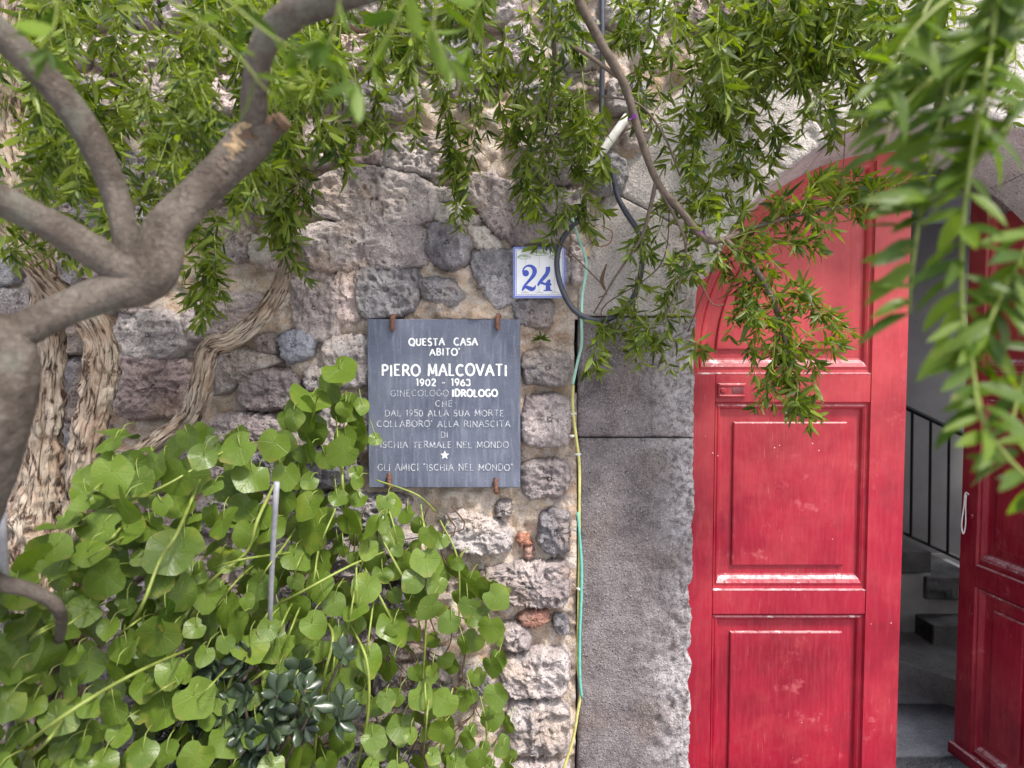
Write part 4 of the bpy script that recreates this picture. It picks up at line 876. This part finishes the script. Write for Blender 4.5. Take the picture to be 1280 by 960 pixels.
# ------------------------------------------------------------------ hanging flowering shrub, centre and right
sh = thing('flowering_shrub', P(735, -60, -.35), 'hanging shrub with narrow green leaves and tiny purple flowers above the cable loop', 'shrub')
br = rpx((690, -70, -.42, 5.5), (722, -2, -.40, 5.8), (752, 55, -.38, 5.8), (780, 105, -.36, 5.4), (800, 170, -.34, 4.8), (822, 228, -.32, 4.4), (850, 262, -.30, 4.5), (880, 298, -.28, 4.5), (905, 300, -.28, 4))
V, F, uv = tube(spline(br, .01), 12, lambda s, a, R: R*.05*np.sin(s*90+a*2)); obj('branch', V, F, M_twig, sh, uv=uv)
for rows in (((905, 298, -.28, 4), (950, 345, -.27, 4), (975, 400, -.27, 3.5), (985, 450, -.26, 2)), ((905, 300, -.28, 4), (940, 285, -.27, 3), (1000, 268, -.26, 2.6), (1060, 258, -.25, 2.2), (1110, 262, -.25, 1.4)),
             ((820, 228, -.32, 3), (812, 262, -.3, 2.4), (800, 300, -.28, 1.8), (770, 345, -.25, 1.4), (742, 392, -.2, 1)), ((700, 50, -.38, 2.4), (730, 66, -.38, 2.8), (772, 96, -.36, 3)),
             ((822, 232, -.32, 2), (856, 300, -.28, 2), (850, 350, -.26, 1.6), (830, 400, -.24, 1)), ((950, -20, -.30, 3.5), (985, 45, -.29, 3), (1050, 70, -.28, 3), (1072, 95, -.28, 3), (1090, 125, -.28, 2), (1112, 150, -.28, 1.5)), ((1055, 40, -.3, 2), (1070, 95, -.28, 2.5)), ((752, 120, -.34, 1.5), (798, 130, -.33, 1.5), (830, 170, -.32, 1.6), (850, 220, -.3, 1.3)), ((672, -10, -.3, 4), (690, 30, -.3, 3.5), (692, 90, -.28, 2.2), (685, 150, -.25, 1.4))):
    V, F, uv = tube(spline(rpx(*rows), .01), 8); obj('twig', V, F, M_twig, sh, uv=uv)
for rows in (((694, 298, -.1, .8), (756, 360, -.12, .8), (748, 372, -.12, .8)), ((838, 240, -.3, .8), (826, 330, -.2, .8), (758, 380, -.15, .8), (752, 402, -.13, .6)), ((795, 345, -.2, .8), (792, 420, -.17, .6)), ((758, 330, -.15, 1), (752, 350, -.14, 2.5), (756, 362, -.14, 1.2)), ((860, 415, -.2, .7), (893, 330, -.25, .8)), ((870, 340, -.3, 1), (890, 380, -.3, .9), (905, 380, -.3, .6)), ((1057, 150, -.28, .6), (1054, 210, -.28, .6), (1050, 232, -.28, .5)), ((1080, 120, -.28, .6), (1072, 165, -.28, .6))):
    V, F, uv = tube(spline(rpx(*rows), .01), 5); obj('dry_twig', V, F, M_dry, sh, uv=uv)
SP = []
A_ = lambda *a, **k: SP.append(pxspray(*a, **k))
for a in ((560,110,573,268,-.14),(545,85,566,225,-.15),(602,100,588,240,-.16),(572,150,565,210,-.13),(520,70,522,168,-.2),(470,60,482,168,-.25),(440,70,452,172,-.3),(650,90,662,180,-.2),(640,110,652,225,-.16),
          (690,80,702,190,-.18),(665,-10,652,120,-.25),(700,150,738,285,-.15),(678,140,700,262,-.16),(640,150,668,262,-.14),(705,240,690,300,-.12),(660,200,650,262,-.13),
          (620,60,628,170,-.2),(590,30,585,110,-.25),
          (845,-10,838,110,-.3),(868,60,872,205,-.28),(900,20,906,196,-.27),(940,30,950,195,-.26),(885,90,930,212,-.25),(920,90,975,185,-.25),(860,110,850,205,-.28),(905,120,945,222,-.24),(960,-10,962,110,-.3),(1000,-10,1005,90,-.3),(1005,60,1040,160,-.28),
          (1045,-20,1040,80,-.32),(1085,-10,1092,120,-.3),(1120,-20,1100,110,-.32),(1070,30,1062,110,-.28),(1150,-20,1140,90,-.35),(1190,-20,1180,110,-.35),(1240,-20,1230,90,-.35),(1270,20,1262,150,-.35),
          (790,50,842,128,-.28),(800,75,800,160,-.28),(840,150,812,175,-.26),(850,175,880,235,-.25),(850,-20,800,60,-.3),(780,-20,775,45,-.32),
          (850,255,790,298,-.24),(862,262,872,225,-.26),(860,258,900,262,-.26),(880,290,840,262,-.26),(850,262,925,270,-.25),(830,270,805,320,-.22),(880,292,850,345,-.26),(845,310,800,432,-.20),(866,320,836,410,-.22),(812,400,838,455,-.19),(800,330,790,420,-.18),
          (765,385,736,462,-.13),(795,372,762,412,-.15),(820,430,790,448,-.16),(862,425,880,440,-.2),
          (900,298,935,362,-.27),(910,300,965,300,-.27),(935,290,985,240,-.26),(950,290,1020,252,-.26),(1000,268,1062,232,-.26),(1040,262,1120,222,-.25),(1060,260,1130,250,-.25),(990,270,1040,290,-.26),(1020,262,1080,262,-.25),
          (905,302,985,352,-.27),(930,330,1020,310,-.27),(940,345,950,425,-.27),(960,370,1045,405,-.27),(958,380,1020,372,-.27),(968,390,965,470,-.27),(930,350,915,420,-.27),(900,300,880,340,-.27),(985,455,1000,508,-.25),(960,400,985,470,-.24),(1000,255,1050,240,-.24),(960,282,1010,262,-.24),(1060,245,1110,250,-.24),(945,320,975,375,-.25),(925,345,960,395,-.25),(995,380,1048,412,-.25),(970,440,960,488,-.25),(975,400,1002,500,-.26),(985,420,1018,490,-.26),(975,430,985,508,-.26),(990,440,1050,420,-.26),(955,400,940,465,-.27),(1000,470,1010,512,-.25),(930,290,905,255,-.26),(870,270,905,235,-.25),(1100,240,1150,215,-.27),
          (895,330,935,395,-.28),(965,360,1000,440,-.28),(1000,410,1040,440,-.27),(948,470,990,505,-.26)):
    A_(*a, Lpx=rs.uniform(19, 26))
for k in range(47):                              # the fringe that hangs from above the picture
    x = rs.uniform(385, 1290); y1 = rs.uniform(15, 118)*(.55 if 690 < x < 830 else 1.0); A_(x, -45, x+rs.uniform(-30, 30), y1, rs.uniform(-.5, -.12), Lpx=rs.uniform(22, 32))
for k in range(7):
    x = rs.uniform(535, 760); y0 = rs.uniform(30, 150); A_(x, y0, x+rs.uniform(-18, 25), y0+rs.uniform(60, 110), rs.uniform(-.3, -.12), Lpx=rs.uniform(20, 27))
for k in range(13):
    x = rs.uniform(860, 1110); y0 = rs.uniform(-20, 90); A_(x, y0, x+rs.uniform(-25, 35), y0+rs.uniform(55, 100), rs.uniform(-.4, -.2), Lpx=rs.uniform(21, 28))
out = []; tw = []
for s_ in SP: spray(out=out, tw=tw, sp=.0135, **s_)
plant_leaves(sh, out, L_full, M_sleaf, 300, tint=(0, 1)); stems(sh, tw, M_stem)
for x, y_ in ((791, 147), (878, 291)):
    c = P(x, y_, -.36 if x < 800 else -.31); fl = None; parts = []
    for k in range(7): M = frame(c, rv()+np.array([0, -.5, .1]), rv(), .011, 2.2); V, F, uv = L_lite[0]; parts.append((V@M[:3, :3].T+c, F))
    V, F = join(parts); obj('flower', V, F, M_petal, sh)

# ------------------------------------------------------------------ climber with stringy bark, upper left
cl = thing('woody_climber', (*P(60, 800, -.25)[:2], .12), 'old climber with pale stringy bark and fine green leaves, left of the plaque', 'climbing shrub')
def shag(rows, name='stem', label=None, n=48, amp=.22, rs_=.66):
    q = spline(rpx(*[(a, b, c, r*rs_) for a, b, c, r in rows]), .005); seed = rs.randrange(99)
    def dsp(s, a, R):
        p = np.stack([np.cos(a+s*1.5)*2.2, np.sin(a+s*1.5)*2.2, s*11], -1); p2 = np.stack([np.cos(a+s*1.2)*6, np.sin(a+s*1.2)*6, s*34], -1)
        return R*(amp*1.25*fbm(p, 1, 3, seed, .6, True)+.24*noise(p2, 1, seed+5)+.10*noise(p2, 2.3, seed+8)+.10*noise(np.stack([s*9, s*0, s*0], -1), 1, seed+2))
    V, F, uv = tube(q, n, dsp); o = obj(name, V, F, M_shag, cl, uv=uv)
    if label: o['label'] = label
shag(((45, 1000, -.34, 38), (48, 800, -.33, 36), (46, 670, -.32, 37), (50, 590, -.31, 32), (57, 500, -.30, 26), (62, 430, -.29, 22), (54, 350, -.28, 22), (30, 250, -.25, 22), (10, 140, -.2, 20), (20, -60, -.2, 16)), 'trunk', 'thick reddish trunk at the far left')
shag(((80, 900, -.28, 26), (92, 720, -.29, 26), (102, 600, -.30, 24), (112, 540, -.30, 25), (124, 480, -.30, 24), (126, 430, -.30, 24), (108, 395, -.30, 24), (78, 370, -.31, 20), (45, 335, -.32, 16), (10, 290, -.33, 14), (-40, 230, -.33, 12)), 'trunk', 'twisted pale trunk bending to the left')
shag(((88, 720, -.24, 20), (112, 648, -.23, 17), (150, 592, -.22, 14), (200, 552, -.20, 13.5), (236, 522, -.18, 13), (250, 480, -.17, 12.5), (262, 436, -.16, 13.5), (292, 424, -.15, 11), (325, 396, -.14, 12), (348, 362, -.13, 10.5), (360, 320, -.12, 8), (366, 270, -.11, 7.5), (372, 190, -.11, 7), (376, 90, -.14, 7), (380, -50, -.16, 7)), 'stem', 'slender pale stem climbing across the stones', rs_=.86)
SP = []
for k in range(135):
    x = rs.uniform(-30, 420); lim = 265-(.0006*(x-60)**2 if x > 60 else 0); y0 = rs.uniform(-60, lim*.9)
    if x > 330 and y0 > 120: continue
    y1 = min(y0+rs.uniform(45, 110), lim+25); A_(x, y0, x+rs.uniform(-28, 28), y1, rs.uniform(-.75, -.10), Lpx=rs.uniform(20, 31))
for a in ((232,270,248,385,-.35),(262,280,255,372,-.35),(285,290,240,392,-.33),(270,265,262,330,-.35),(345,170,350,290,-.22),(338,210,362,330,-.22),(372,140,385,262,-.22),(330,180,372,215,-.25),(395,120,420,200,-.25),(405,150,440,165,-.25),(30,240,22,300,-.5),(60,230,80,330,-.45),(100,220,110,330,-.4),(5,260,15,340,-.5),(130,200,120,300,-.4),(215,300,262,300,-.35)): A_(*a, Lpx=rs.uniform(22, 30))
out = []; tw = []
for s_ in SP: spray(out=out, tw=tw, sp=.015, **s_)
plant_leaves(cl, out, L_full, M_sleaf, 300, tint=(0, 1)); stems(cl, tw, M_stem)

# ------------------------------------------------------------------ foreground tree with smooth grey bark
tg = thing('grey_tree', (*P(-30, 700, -1.05)[:2], 0), 'smooth grey forked tree branches close to the camera at upper left', 'tree')
def limb(rows, name, n=40):
    q = spline(rpx(*[(a, b, c, r*.92) for a, b, c, r in rows]), .003); seed = rs.randrange(99)
    def dsp(s, a, R): p = np.stack([np.cos(a)*1.4, np.sin(a)*1.4, s*13], -1); p2 = np.stack([np.cos(a)*3, np.sin(a)*3, s*130], -1); return R*(.13*fbm(p, 1, 3, seed)+.015*noise(p2, 1, seed+3)-.10*np.clip(noise(p2*.35, 1, seed+9)-.55, 0, 1))
    V, F, uv = tube(q, n, dsp); return obj(name, V, F, M_bark, tg, uv=uv)
z_foot = -1.05
limb(((-420, 1500, -1.0, 90), (-260, 1000, -1.02, 80), (-110, 730, -1.05, 66), (-38, 590, -1.07, 52), (-12, 510, -1.08, 50), (-6, 455, -1.08, 50), (0, 420, -1.07, 40), (8, 400, -1.06, 25)), 'trunk')
limb(((-8, 436, -1.07, 28), (28, 414, -1.06, 24), (75, 390, -1.04, 22), (130, 368, -1.01, 25), (172, 356, -.99, 29), (194, 334, -.98, 33), (206, 288, -.97, 27), (238, 252, -.95, 25), (278, 212, -.93, 25), (312, 178, -.92, 27), (330, 160, -.92, 19)), 'branch')
limb(((192, 350, -.985, 22), (160, 338, -1.0, 25), (120, 316, -1.02, 23), (60, 280, -1.06, 21), (0, 250, -1.1, 20), (-80, 205, -1.15, 20), (-300, 60, -1.2, 18), (-520, -260, -1.25, 14), (-640, -620, -1.3, 9)), 'branch')
limb(((160, 345, -1.0, 18), (158, 300, -1.0, 18), (148, 255, -1.0, 17), (122, 190, -1.02, 19), (85, 130, -1.04, 19), (40, 80, -1.06, 19), (-10, 35, -1.09, 20), (-80, -20, -1.12, 20), (-220, -230, -1.18, 18), (-300, -520, -1.2, 12), (-340, -760, -1.2, 7)), 'branch')
limb(((312, 185, -.91, 18), (317, 150, -.93, 18), (318, 110, -.97, 17), (328, 60, -1.0, 18), (360, 22, -1.03, 20), (420, -5, -1.06, 20), (520, -50, -1.1, 20), (640, -190, -1.12, 17), (700, -420, -1.12, 12), (730, -700, -1.1, 7)), 'branch')
o = limb(((312, 186, -.92, 18), (332, 168, -.925, 15), (350, 154, -.93, 12), (354, 150, -.93, 8)), 'cut_stub')
V, F, uv = tube(spline(rpx((350, 155, -.934, 11.5), (356.5, 149, -.936, 10.5)), .002), 18); obj('cut_face', V, F, M_dry, tg, uv=uv)
def plate(row0, row1, a0, a1, off, mat, seed, name='torn_bark'):
    "a curled flap of torn bark lying on the limb"
    q = spline(rpx(row0, row1), .002); p = q[:, :3]; T = (p[-1]-p[0])/np.linalg.norm(p[-1]-p[0]); N = np.cross(T, [0, 0, 1.]); N /= np.linalg.norm(N)
    if N[1] > 0: N = -N
    Bn = np.cross(T, N); th = np.linspace(a0, a1, 14); G3 = np.stack(np.meshgrid(np.arange(len(q))*.4, th*3, [seed], indexing='ij'), -1)[:, :, 0]
    rr_ = q[:, 3][:, None]*(off+.10*noise(G3, 1, seed)+.06*noise(G3, 2.7, seed)); end = np.minimum(np.arange(len(q)), np.arange(len(q))[::-1])[:, None]; side_ = np.minimum(np.arange(14), np.arange(14)[::-1])[None]
    rr_ = rr_-q[:, 3][:, None]*.16*(np.minimum(end, side_) < 1+1.5*(noise(G3, 1.9, seed+4) > .1))
    V = p[:, None]+rr_[..., None]*(N*np.cos(th)[None, :, None]+Bn*np.sin(th)[None, :, None]); obj(name, V.reshape(-1, 3), gridF(len(q), 14), mat, tg)
plate((290, 202, -.925, 24), (312, 180, -.922, 25), -.9, .5, 1.0, M_cut, 3); plate((303, 188, -.92, 24), (322, 168, -.922, 22), -.2, 1.1, 1.05, M_dry, 5); plate((308, 186, -.92, 24), (326, 164, -.922, 21), -1.0, -.1, 1.07, M_cut, 8)
plate((276, 216, -.93, 24), (292, 198, -.925, 24), -.3, .6, .98, M_twig, 12); plate((338, 163, -.925, 13), (352, 152, -.93, 12), -1.4, 1.4, 1.06, M_dry, 15)
limb(((-60, 700, -.98, 13), (0, 728, -.97, 11), (35, 737, -.96, 10), (62, 750, -.95, 9), (75, 766, -.93, 8), (76, 788, -.80, 7), (70, 830, -.58, 6.5), (50, 1000, -.35, 6)), 'low_branch')
out = []; tw = []
for rows, L_, sp_ in ((((170, -30, -1.3, 1.4), (250, 40, -1.3, 1.3), (340, 105, -1.28, 1), (370, 120, -1.28, .7)), .045, .032), (((250, -30, -1.32, 1.4), (330, 40, -1.3, 1.2), (400, 90, -1.3, .8)), .05, .028), (((520, -40, -1.36, 1.4), (480, 40, -1.35, 1.2), (460, 95, -1.35, .8)), .042, .02),
                      (((430, -40, -1.36, 1.4), (425, 30, -1.35, 1.2), (405, 60, -1.35, .8)), .045, .02), (((560, -40, -1.3, 1.4), (545, 30, -1.3, 1.2), (560, 70, -1.3, .8)), .045, .024), (((40, -40, -1.3, 1.4), (70, 10, -1.3, 1.2), (60, 60, -1.3, .8)), .045, .024), (((640, -60, -1.2, 1.4), (600, 10, -1.2, 1.2), (590, 50, -1.2, .8)), .05, .022)):
    spray(rpx(*rows), L_, sp=sp_, whorl=2, spread=.9, out=out, tw=tw, side=False)
plant_leaves(tg, out, L_near, M_nleaf, 200); stems(tg, tw, M_stem, 'thin_stems', 6)

# ------------------------------------------------------------------ long-leaved shrub close to the camera, right edge
nr = thing('long_leaved_shrub', P(1300, 200, -1.3), 'long-leaved shrub branches close to the camera at the right edge', 'shrub')
out = []; tw = []
def nspray(rows, L_, sp_, side=None, k=2, down=-.2):
    q = spline(rpx(*rows), sp_); T = np.gradient(q[:, :3], axis=0); T /= np.linalg.norm(T, axis=1)[:, None]; tw.append(rpx(*rows))
    for i in range(len(q)):
        for j in range(k):
            o_ = rv(); o_ -= T[i]*np.dot(o_, T[i])
            if side is not None: o_ = np.asarray(side, float)+rv(.45)
            out.append(frame(q[i, :3], T[i]*.15+o_*.9+np.array([0, 0, down]), UPV*.7+np.array([0, -.7, 0])+rv(.45), L_*RNG.uniform(.7, 1.15), RNG.uniform(.85, 1.15)))
nspray(((1255, -50, -1.30, 3), (1228, 120, -1.32, 3), (1206, 260, -1.33, 3), (1203, 380, -1.34, 2.6), (1214, 455, -1.35, 2.6), (1232, 530, -1.36, 2.6), (1262, 575, -1.36, 2.6), (1300, 610, -1.36, 2.6)), 0.0538, 0.0145, None, 2)
nspray(((1214, 440, -1.35, 2), (1225, 520, -1.36, 2), (1262, 575, -1.36, 2), (1290, 600, -1.36, 2)), 0.0433, 0.0133, (-1, -.1, -.05), 1, -.05)
nspray(((1192, 60, -1.28, 2.4), (1170, 180, -1.28, 2.4), (1150, 270, -1.29, 2.4), (1140, 340, -1.30, 2), (1137, 392, -1.30, 1.6)), 0.0576, 0.0121, (-1, 0, 0), 1, -.12)
nspray(((1300, 280, -1.33, 3), (1262, 350, -1.34, 2.6), (1238, 400, -1.35, 2), (1230, 430, -1.35, 1.6)), 0.0622, 0.0109, None, 2, -.5)
nspray(((1310, 20, -1.30, 3), (1220, 60, -1.31, 2.4), (1150, 110, -1.32, 2), (1118, 150, -1.32, 1.6)), 0.0590, 0.0133, (-.7, 0, 0), 2, -.1)
nspray(((1290, 120, -1.3, 3), (1240, 180, -1.31, 2.4), (1190, 230, -1.32, 2), (1160, 250, -1.32, 1.6)), 0.0576, 0.0133, (-.6, 0, 0), 2, -.1)
nspray(((1300, -50, -1.3, 3), (1200, -10, -1.31, 2.4), (1140, 40, -1.32, 2), (1105, 100, -1.32, 1.6)), 0.0557, 0.0157, None, 2, -.2)
nspray(((1310, 420, -1.3, 3), (1280, 470, -1.31, 2.4), (1262, 540, -1.32, 2)), 0.0524, 0.0133, None, 2, -.3)
for k in range(9):
    x = rs.uniform(1120, 1300); y_ = rs.uniform(-50, 120); nspray(((x+40, y_-60, -1.2, 2.4), (x+10, y_, -1.2, 2), (x-20, y_+60, -1.22, 1.6), (x-34, y_+110, -1.22, 1.2)), 0.0459, 0.0157, (-.5, 0, 0), 2, -.2)
plant_leaves(nr, out, L_near, M_nleaf, 300)
for r in tw: V, F, uv = tube(spline(r, .01), 8); obj('stem', V, F, M_stem, nr, uv=uv)

# ------------------------------------------------------------------ round-leaved vine, lower left
vn = thing('round_leaved_vine', (*P(150, 900, -.5)[:2], .13), 'rambling vine with round green leaves spilling over the bed below the plaque', 'vine')
VP = np.array([(-40, 715), (10, 705), (60, 690), (84, 640), (110, 590), (140, 545), (200, 565), (240, 540), (300, 530), (340, 555), (362, 505), (395, 490), (418, 470), (436, 480), (445, 530), (448, 600), (500, 635), (545, 665), (575, 705), (632, 742), (612, 775), (636, 812), (622, 860), (640, 905), (634, 1010), (-40, 1010)], float)
def inpoly(x, y_):
    r = False
    for (x1, y1), (x2, y2) in zip(VP, np.roll(VP, -1, 0)):
        if (y1 > y_) != (y2 > y_) and x < (x2-x1)*(y_-y1)/(y2-y1)+x1: r = not r
    return r
def YS(x, y_): return float(np.interp(x, [-50, 0, 200, 400, 560, 650], [-.78, -.72, -.52, -.27, -.15, -.09]))-max(0, y_-560)/400*.10
out = []; pet = []
def vleaf(x, y_, Y, s, dn=None, nr_=None, keep_pet=True):
    p = P(x, y_, Y); hang = np.clip((x-150)/350, 0, 1)
    d = dn if dn is not None else np.array([RNG.uniform(-.8, .6), -.30+.1*hang, -.45-.45*hang])+rv(.6); nm = nr_ if nr_ is not None else np.array([RNG.uniform(-.5, .6), -1, .95-.45*hang])+rv(.8)
    M = frame(p, d, nm, s, RNG.uniform(.88, 1.1)); out.append(M)
    if keep_pet:
        q = p+np.array([RNG.uniform(-.03, .03), RNG.uniform(.02, .05), RNG.uniform(.01, .05)]); m = (p+q)/2+np.array([0, -.008, .012]); pet.append([[*p, .0011], [*m, .0012], [*q, .0014]])
for lay, (gap, dY, n) in enumerate(((29, 0, 3000), (26, .07, 3000), (29, .17, 1800))):
    pts = []
    for _ in range(n):
        x = rs.uniform(-40, 640); y_ = rs.uniform(440, 1005)
        if not inpoly(x, y_): continue
        if lay < 2 and ((x-300)/115)**2+((y_-890)/62)**2 < 1 and rs.random() < .66: continue
        if lay == 0 and x > 430 and rs.random() < .25: continue
        if lay == 1 and x > 430 and rs.random() < .08: continue
        if any((x-a)**2+(y_-b)**2 < gap*gap for a, b in pts): continue
        pts.append((x, y_)); vleaf(x, y_, YS(x, y_)+min(dY, abs(YS(x, y_))*.45)+rs.uniform(-.03, .03), (.038+.054*rs.random()**1.15)*(1 if x < 480 else .9), keep_pet=lay < 2)
for x, y_, Y, s in ((424, 462, -.22, .10), (388, 498, -.24, .105), (378, 512, -.26, .10), (452, 505, -.16, .05), (448, 530, -.16, .07), (470, 548, -.13, .04), (432, 545, -.18, .07), (150, 545, -.5, .085), (610, 735, -.12, .085), (585, 730, -.12, .085), (345, 800, -.36, .105), (430, 860, -.3, .11), (490, 780, -.22, .10), (200, 790, -.6, .10), (215, 690, -.55, .10)):
    vleaf(x, y_, Y, s)
plant_leaves(vn, out, H_t, M_vleaf, 300, tint=(0, 1)); stems(vn, pet, M_stem, 'petioles', 4, .02)
runs = [((345, 600, -.42, 3), (322, 650, -.42, 3), (308, 690, -.42, 2.6), (262, 728, -.44, 2.4), (232, 776, -.46, 2.2)), ((338, 762, -.42, 3.2), (292, 840, -.45, 3.4), (270, 938, -.47, 3.6), (262, 990, -.47, 3.6)), ((408, 775, -.36, 2.4), (416, 800, -.36, 2.6), (402, 862, -.37, 2.6), (390, 970, -.38, 2.6)), ((436, 778, -.34, 2.4), (458, 825, -.33, 2.6), (460, 890, -.33, 2.6), (446, 960, -.34, 2.4)),
        ((-10, 965, -.86, 3.4), (56, 912, -.84, 3.4), (118, 870, -.82, 3), (180, 836, -.78, 2.6), (240, 810, -.7, 2.2)), ((250, 600, -.56, 3), (222, 665, -.58, 3.2), (200, 700, -.6, 3), (176, 760, -.64, 3), (150, 795, -.66, 2.4)), ((165, 640, -.6, 2.4), (140, 672, -.62, 2.4), (112, 695, -.62, 2)), ((330, 765, -.4, 2), (380, 738, -.38, 2), (440, 706, -.3, 2), (480, 690, -.25, 1.6)), ((480, 620, -.2, 1.8), (494, 665, -.2, 1.8), (496, 700, -.2, 1.8)), ((470, 660, -.22, 2), (500, 715, -.2, 2.4), (520, 752, -.2, 2.2)),
        ((526, 630, -.18, 1.8), (534, 700, -.18, 2), (532, 790, -.18, 2), (528, 850, -.19, 1.8)), ((550, 650, -.16, 1.6), (572, 700, -.16, 1.8), (574, 780, -.16, 1.6)), ((456, 710, -.24, 2), (482, 760, -.22, 2.2), (498, 795, -.22, 2)), ((566, 860, -.2, 2), (556, 900, -.2, 2), (548, 955, -.2, 2)), ((600, 870, -.14, 1.5), (608, 910, -.14, 1.8), (606, 965, -.14, 1.6)), ((90, 880, -.8, 3), (60, 925, -.82, 3), (20, 960, -.84, 3)), ((430, 560, -.2, 2), (428, 600, -.24, 2.4), (432, 640, -.26, 2.4)), ((470, 600, -.2, 1.6), (520, 618, -.17, 1.6), (545, 640, -.16, 1.6)), ((240, 720, -.5, 2), (300, 700, -.45, 2), (370, 690, -.4, 1.8)), ((260, 880, -.5, 2), (330, 840, -.46, 2), (200, 930, -.56, 2.2)), ((420, 520, -.22, 1.6), (424, 570, -.24, 1.6), (430, 610, -.26, 2)), ((120, 640, -.62, 2), (200, 610, -.55, 2), (290, 560, -.4, 1.8), (350, 550, -.36, 1.4))]
for k in range(34):                                # more trailing runners, both ends tucked in among the leaves
    x = rs.uniform(60, 600); y_ = rs.uniform(560, 860)
    if not inpoly(x, y_): continue
    h_ = min(1, max(0, (x-250)/250)); L_ = rs.uniform(70, 170); x2 = x-L_*(1-h_)*.9+rs.uniform(-12, 12); y2 = y_+L_*(.45+.55*h_); Y0 = YS(x, y_); Y2 = YS(x2, y2)
    if inpoly(x2, y2): runs.append(((x, y_, Y0*.6, 1.6), ((x*2+x2)/3+rs.uniform(-6, 6), (y_*2+y2)/3-8, Y0-.012, 1.7), ((x+x2*2)/3, (y_+y2*2)/3-6, Y2-.01, 1.6), (x2, y2, Y2*.6, 1.2)))
runs = [tuple((a, b, c*(.72 if k in (0, len(r)-1) else 1), w_*(.75 if k else .6)) for k, (a, b, c, w_) in enumerate(r)) for r in runs]
for r in runs: V, F, uv = tube(spline(rpx(*r), .01), 8); obj('stem', V, F, M_stem, vn, uv=uv)
dry = []
for k in range(60):
    x = rs.uniform(300, 600); y_ = rs.uniform(620, 950); Y = YS(x, y_)*.45; dry.append(rpx((x, y_, Y, 1), (x+rs.uniform(-30, 30), y_+rs.uniform(10, 60), Y, .9), (x+rs.uniform(-70, 70), y_+rs.uniform(40, 110), Y, .6)))
stems(vn, dry, M_dry, 'dry_stems', 4)

# ------------------------------------------------------------------ jade plant
jd = thing('jade_plant', (*P(300, 1000, -.3)[:2], .13), 'dark glossy jade plant with thick oval leaves under the vine', 'succulent')
out = []; tw = []
base = P(310, 1040, -.30)
for k in range(64):
    x = 310+rs.gauss(0, 62); y_ = 890+rs.gauss(0, 38)
    if not (185 < x < 440 and 805 < y_ < 1000): continue
    Y = -.40-rs.random()*.10; c = P(x, y_, Y); ax = np.array([(x-310)/160, -.7, .45])+rv(.5); ax /= np.linalg.norm(ax)
    if rs.random() < .5: tw.append([[*(base+rv(.05)), .006], [*((base+c)/2+rv(.02)), .0045], [*c, .003]])
    N = np.cross(ax, rv()); N /= np.linalg.norm(N); Bn = np.cross(ax, N)
    for j in range(6): a = j*PI/3*1.0+rs.random()*.4; o_ = N*math.cos(a)+Bn*math.sin(a); out.append(frame(c-ax*.008*(j//2), ax*(.25+.2*(j % 2))+o_, ax, rs.uniform(.034, .054)))
plant_leaves(jd, out, F_t, M_jade, 300, tint=(0, 1)); stems(jd, tw, M_twig, 'stems', 7, .03)

# ------------------------------------------------------------------ little fern growing out of the joint beside the plaque
fn = thing('wall_fern', P(676, 424, -.03), 'small green weed sprouting from the mortar right of the plaque', 'weed')
c = P(676, 424, -.02)
for k in range(11):
    t = -.2+k*.36; out_ = np.array([math.cos(t), -.7, math.sin(t)*.6-.1]); link('leaf', mesh_np('leaf', *[L_full[k % 4][0], L_full[k % 4][1]], M_sleaf, uv=L_full[k % 4][2], tint=.4), fn, Matrix(frame(c, out_, [0, -1, .6], .034, .9).tolist()))
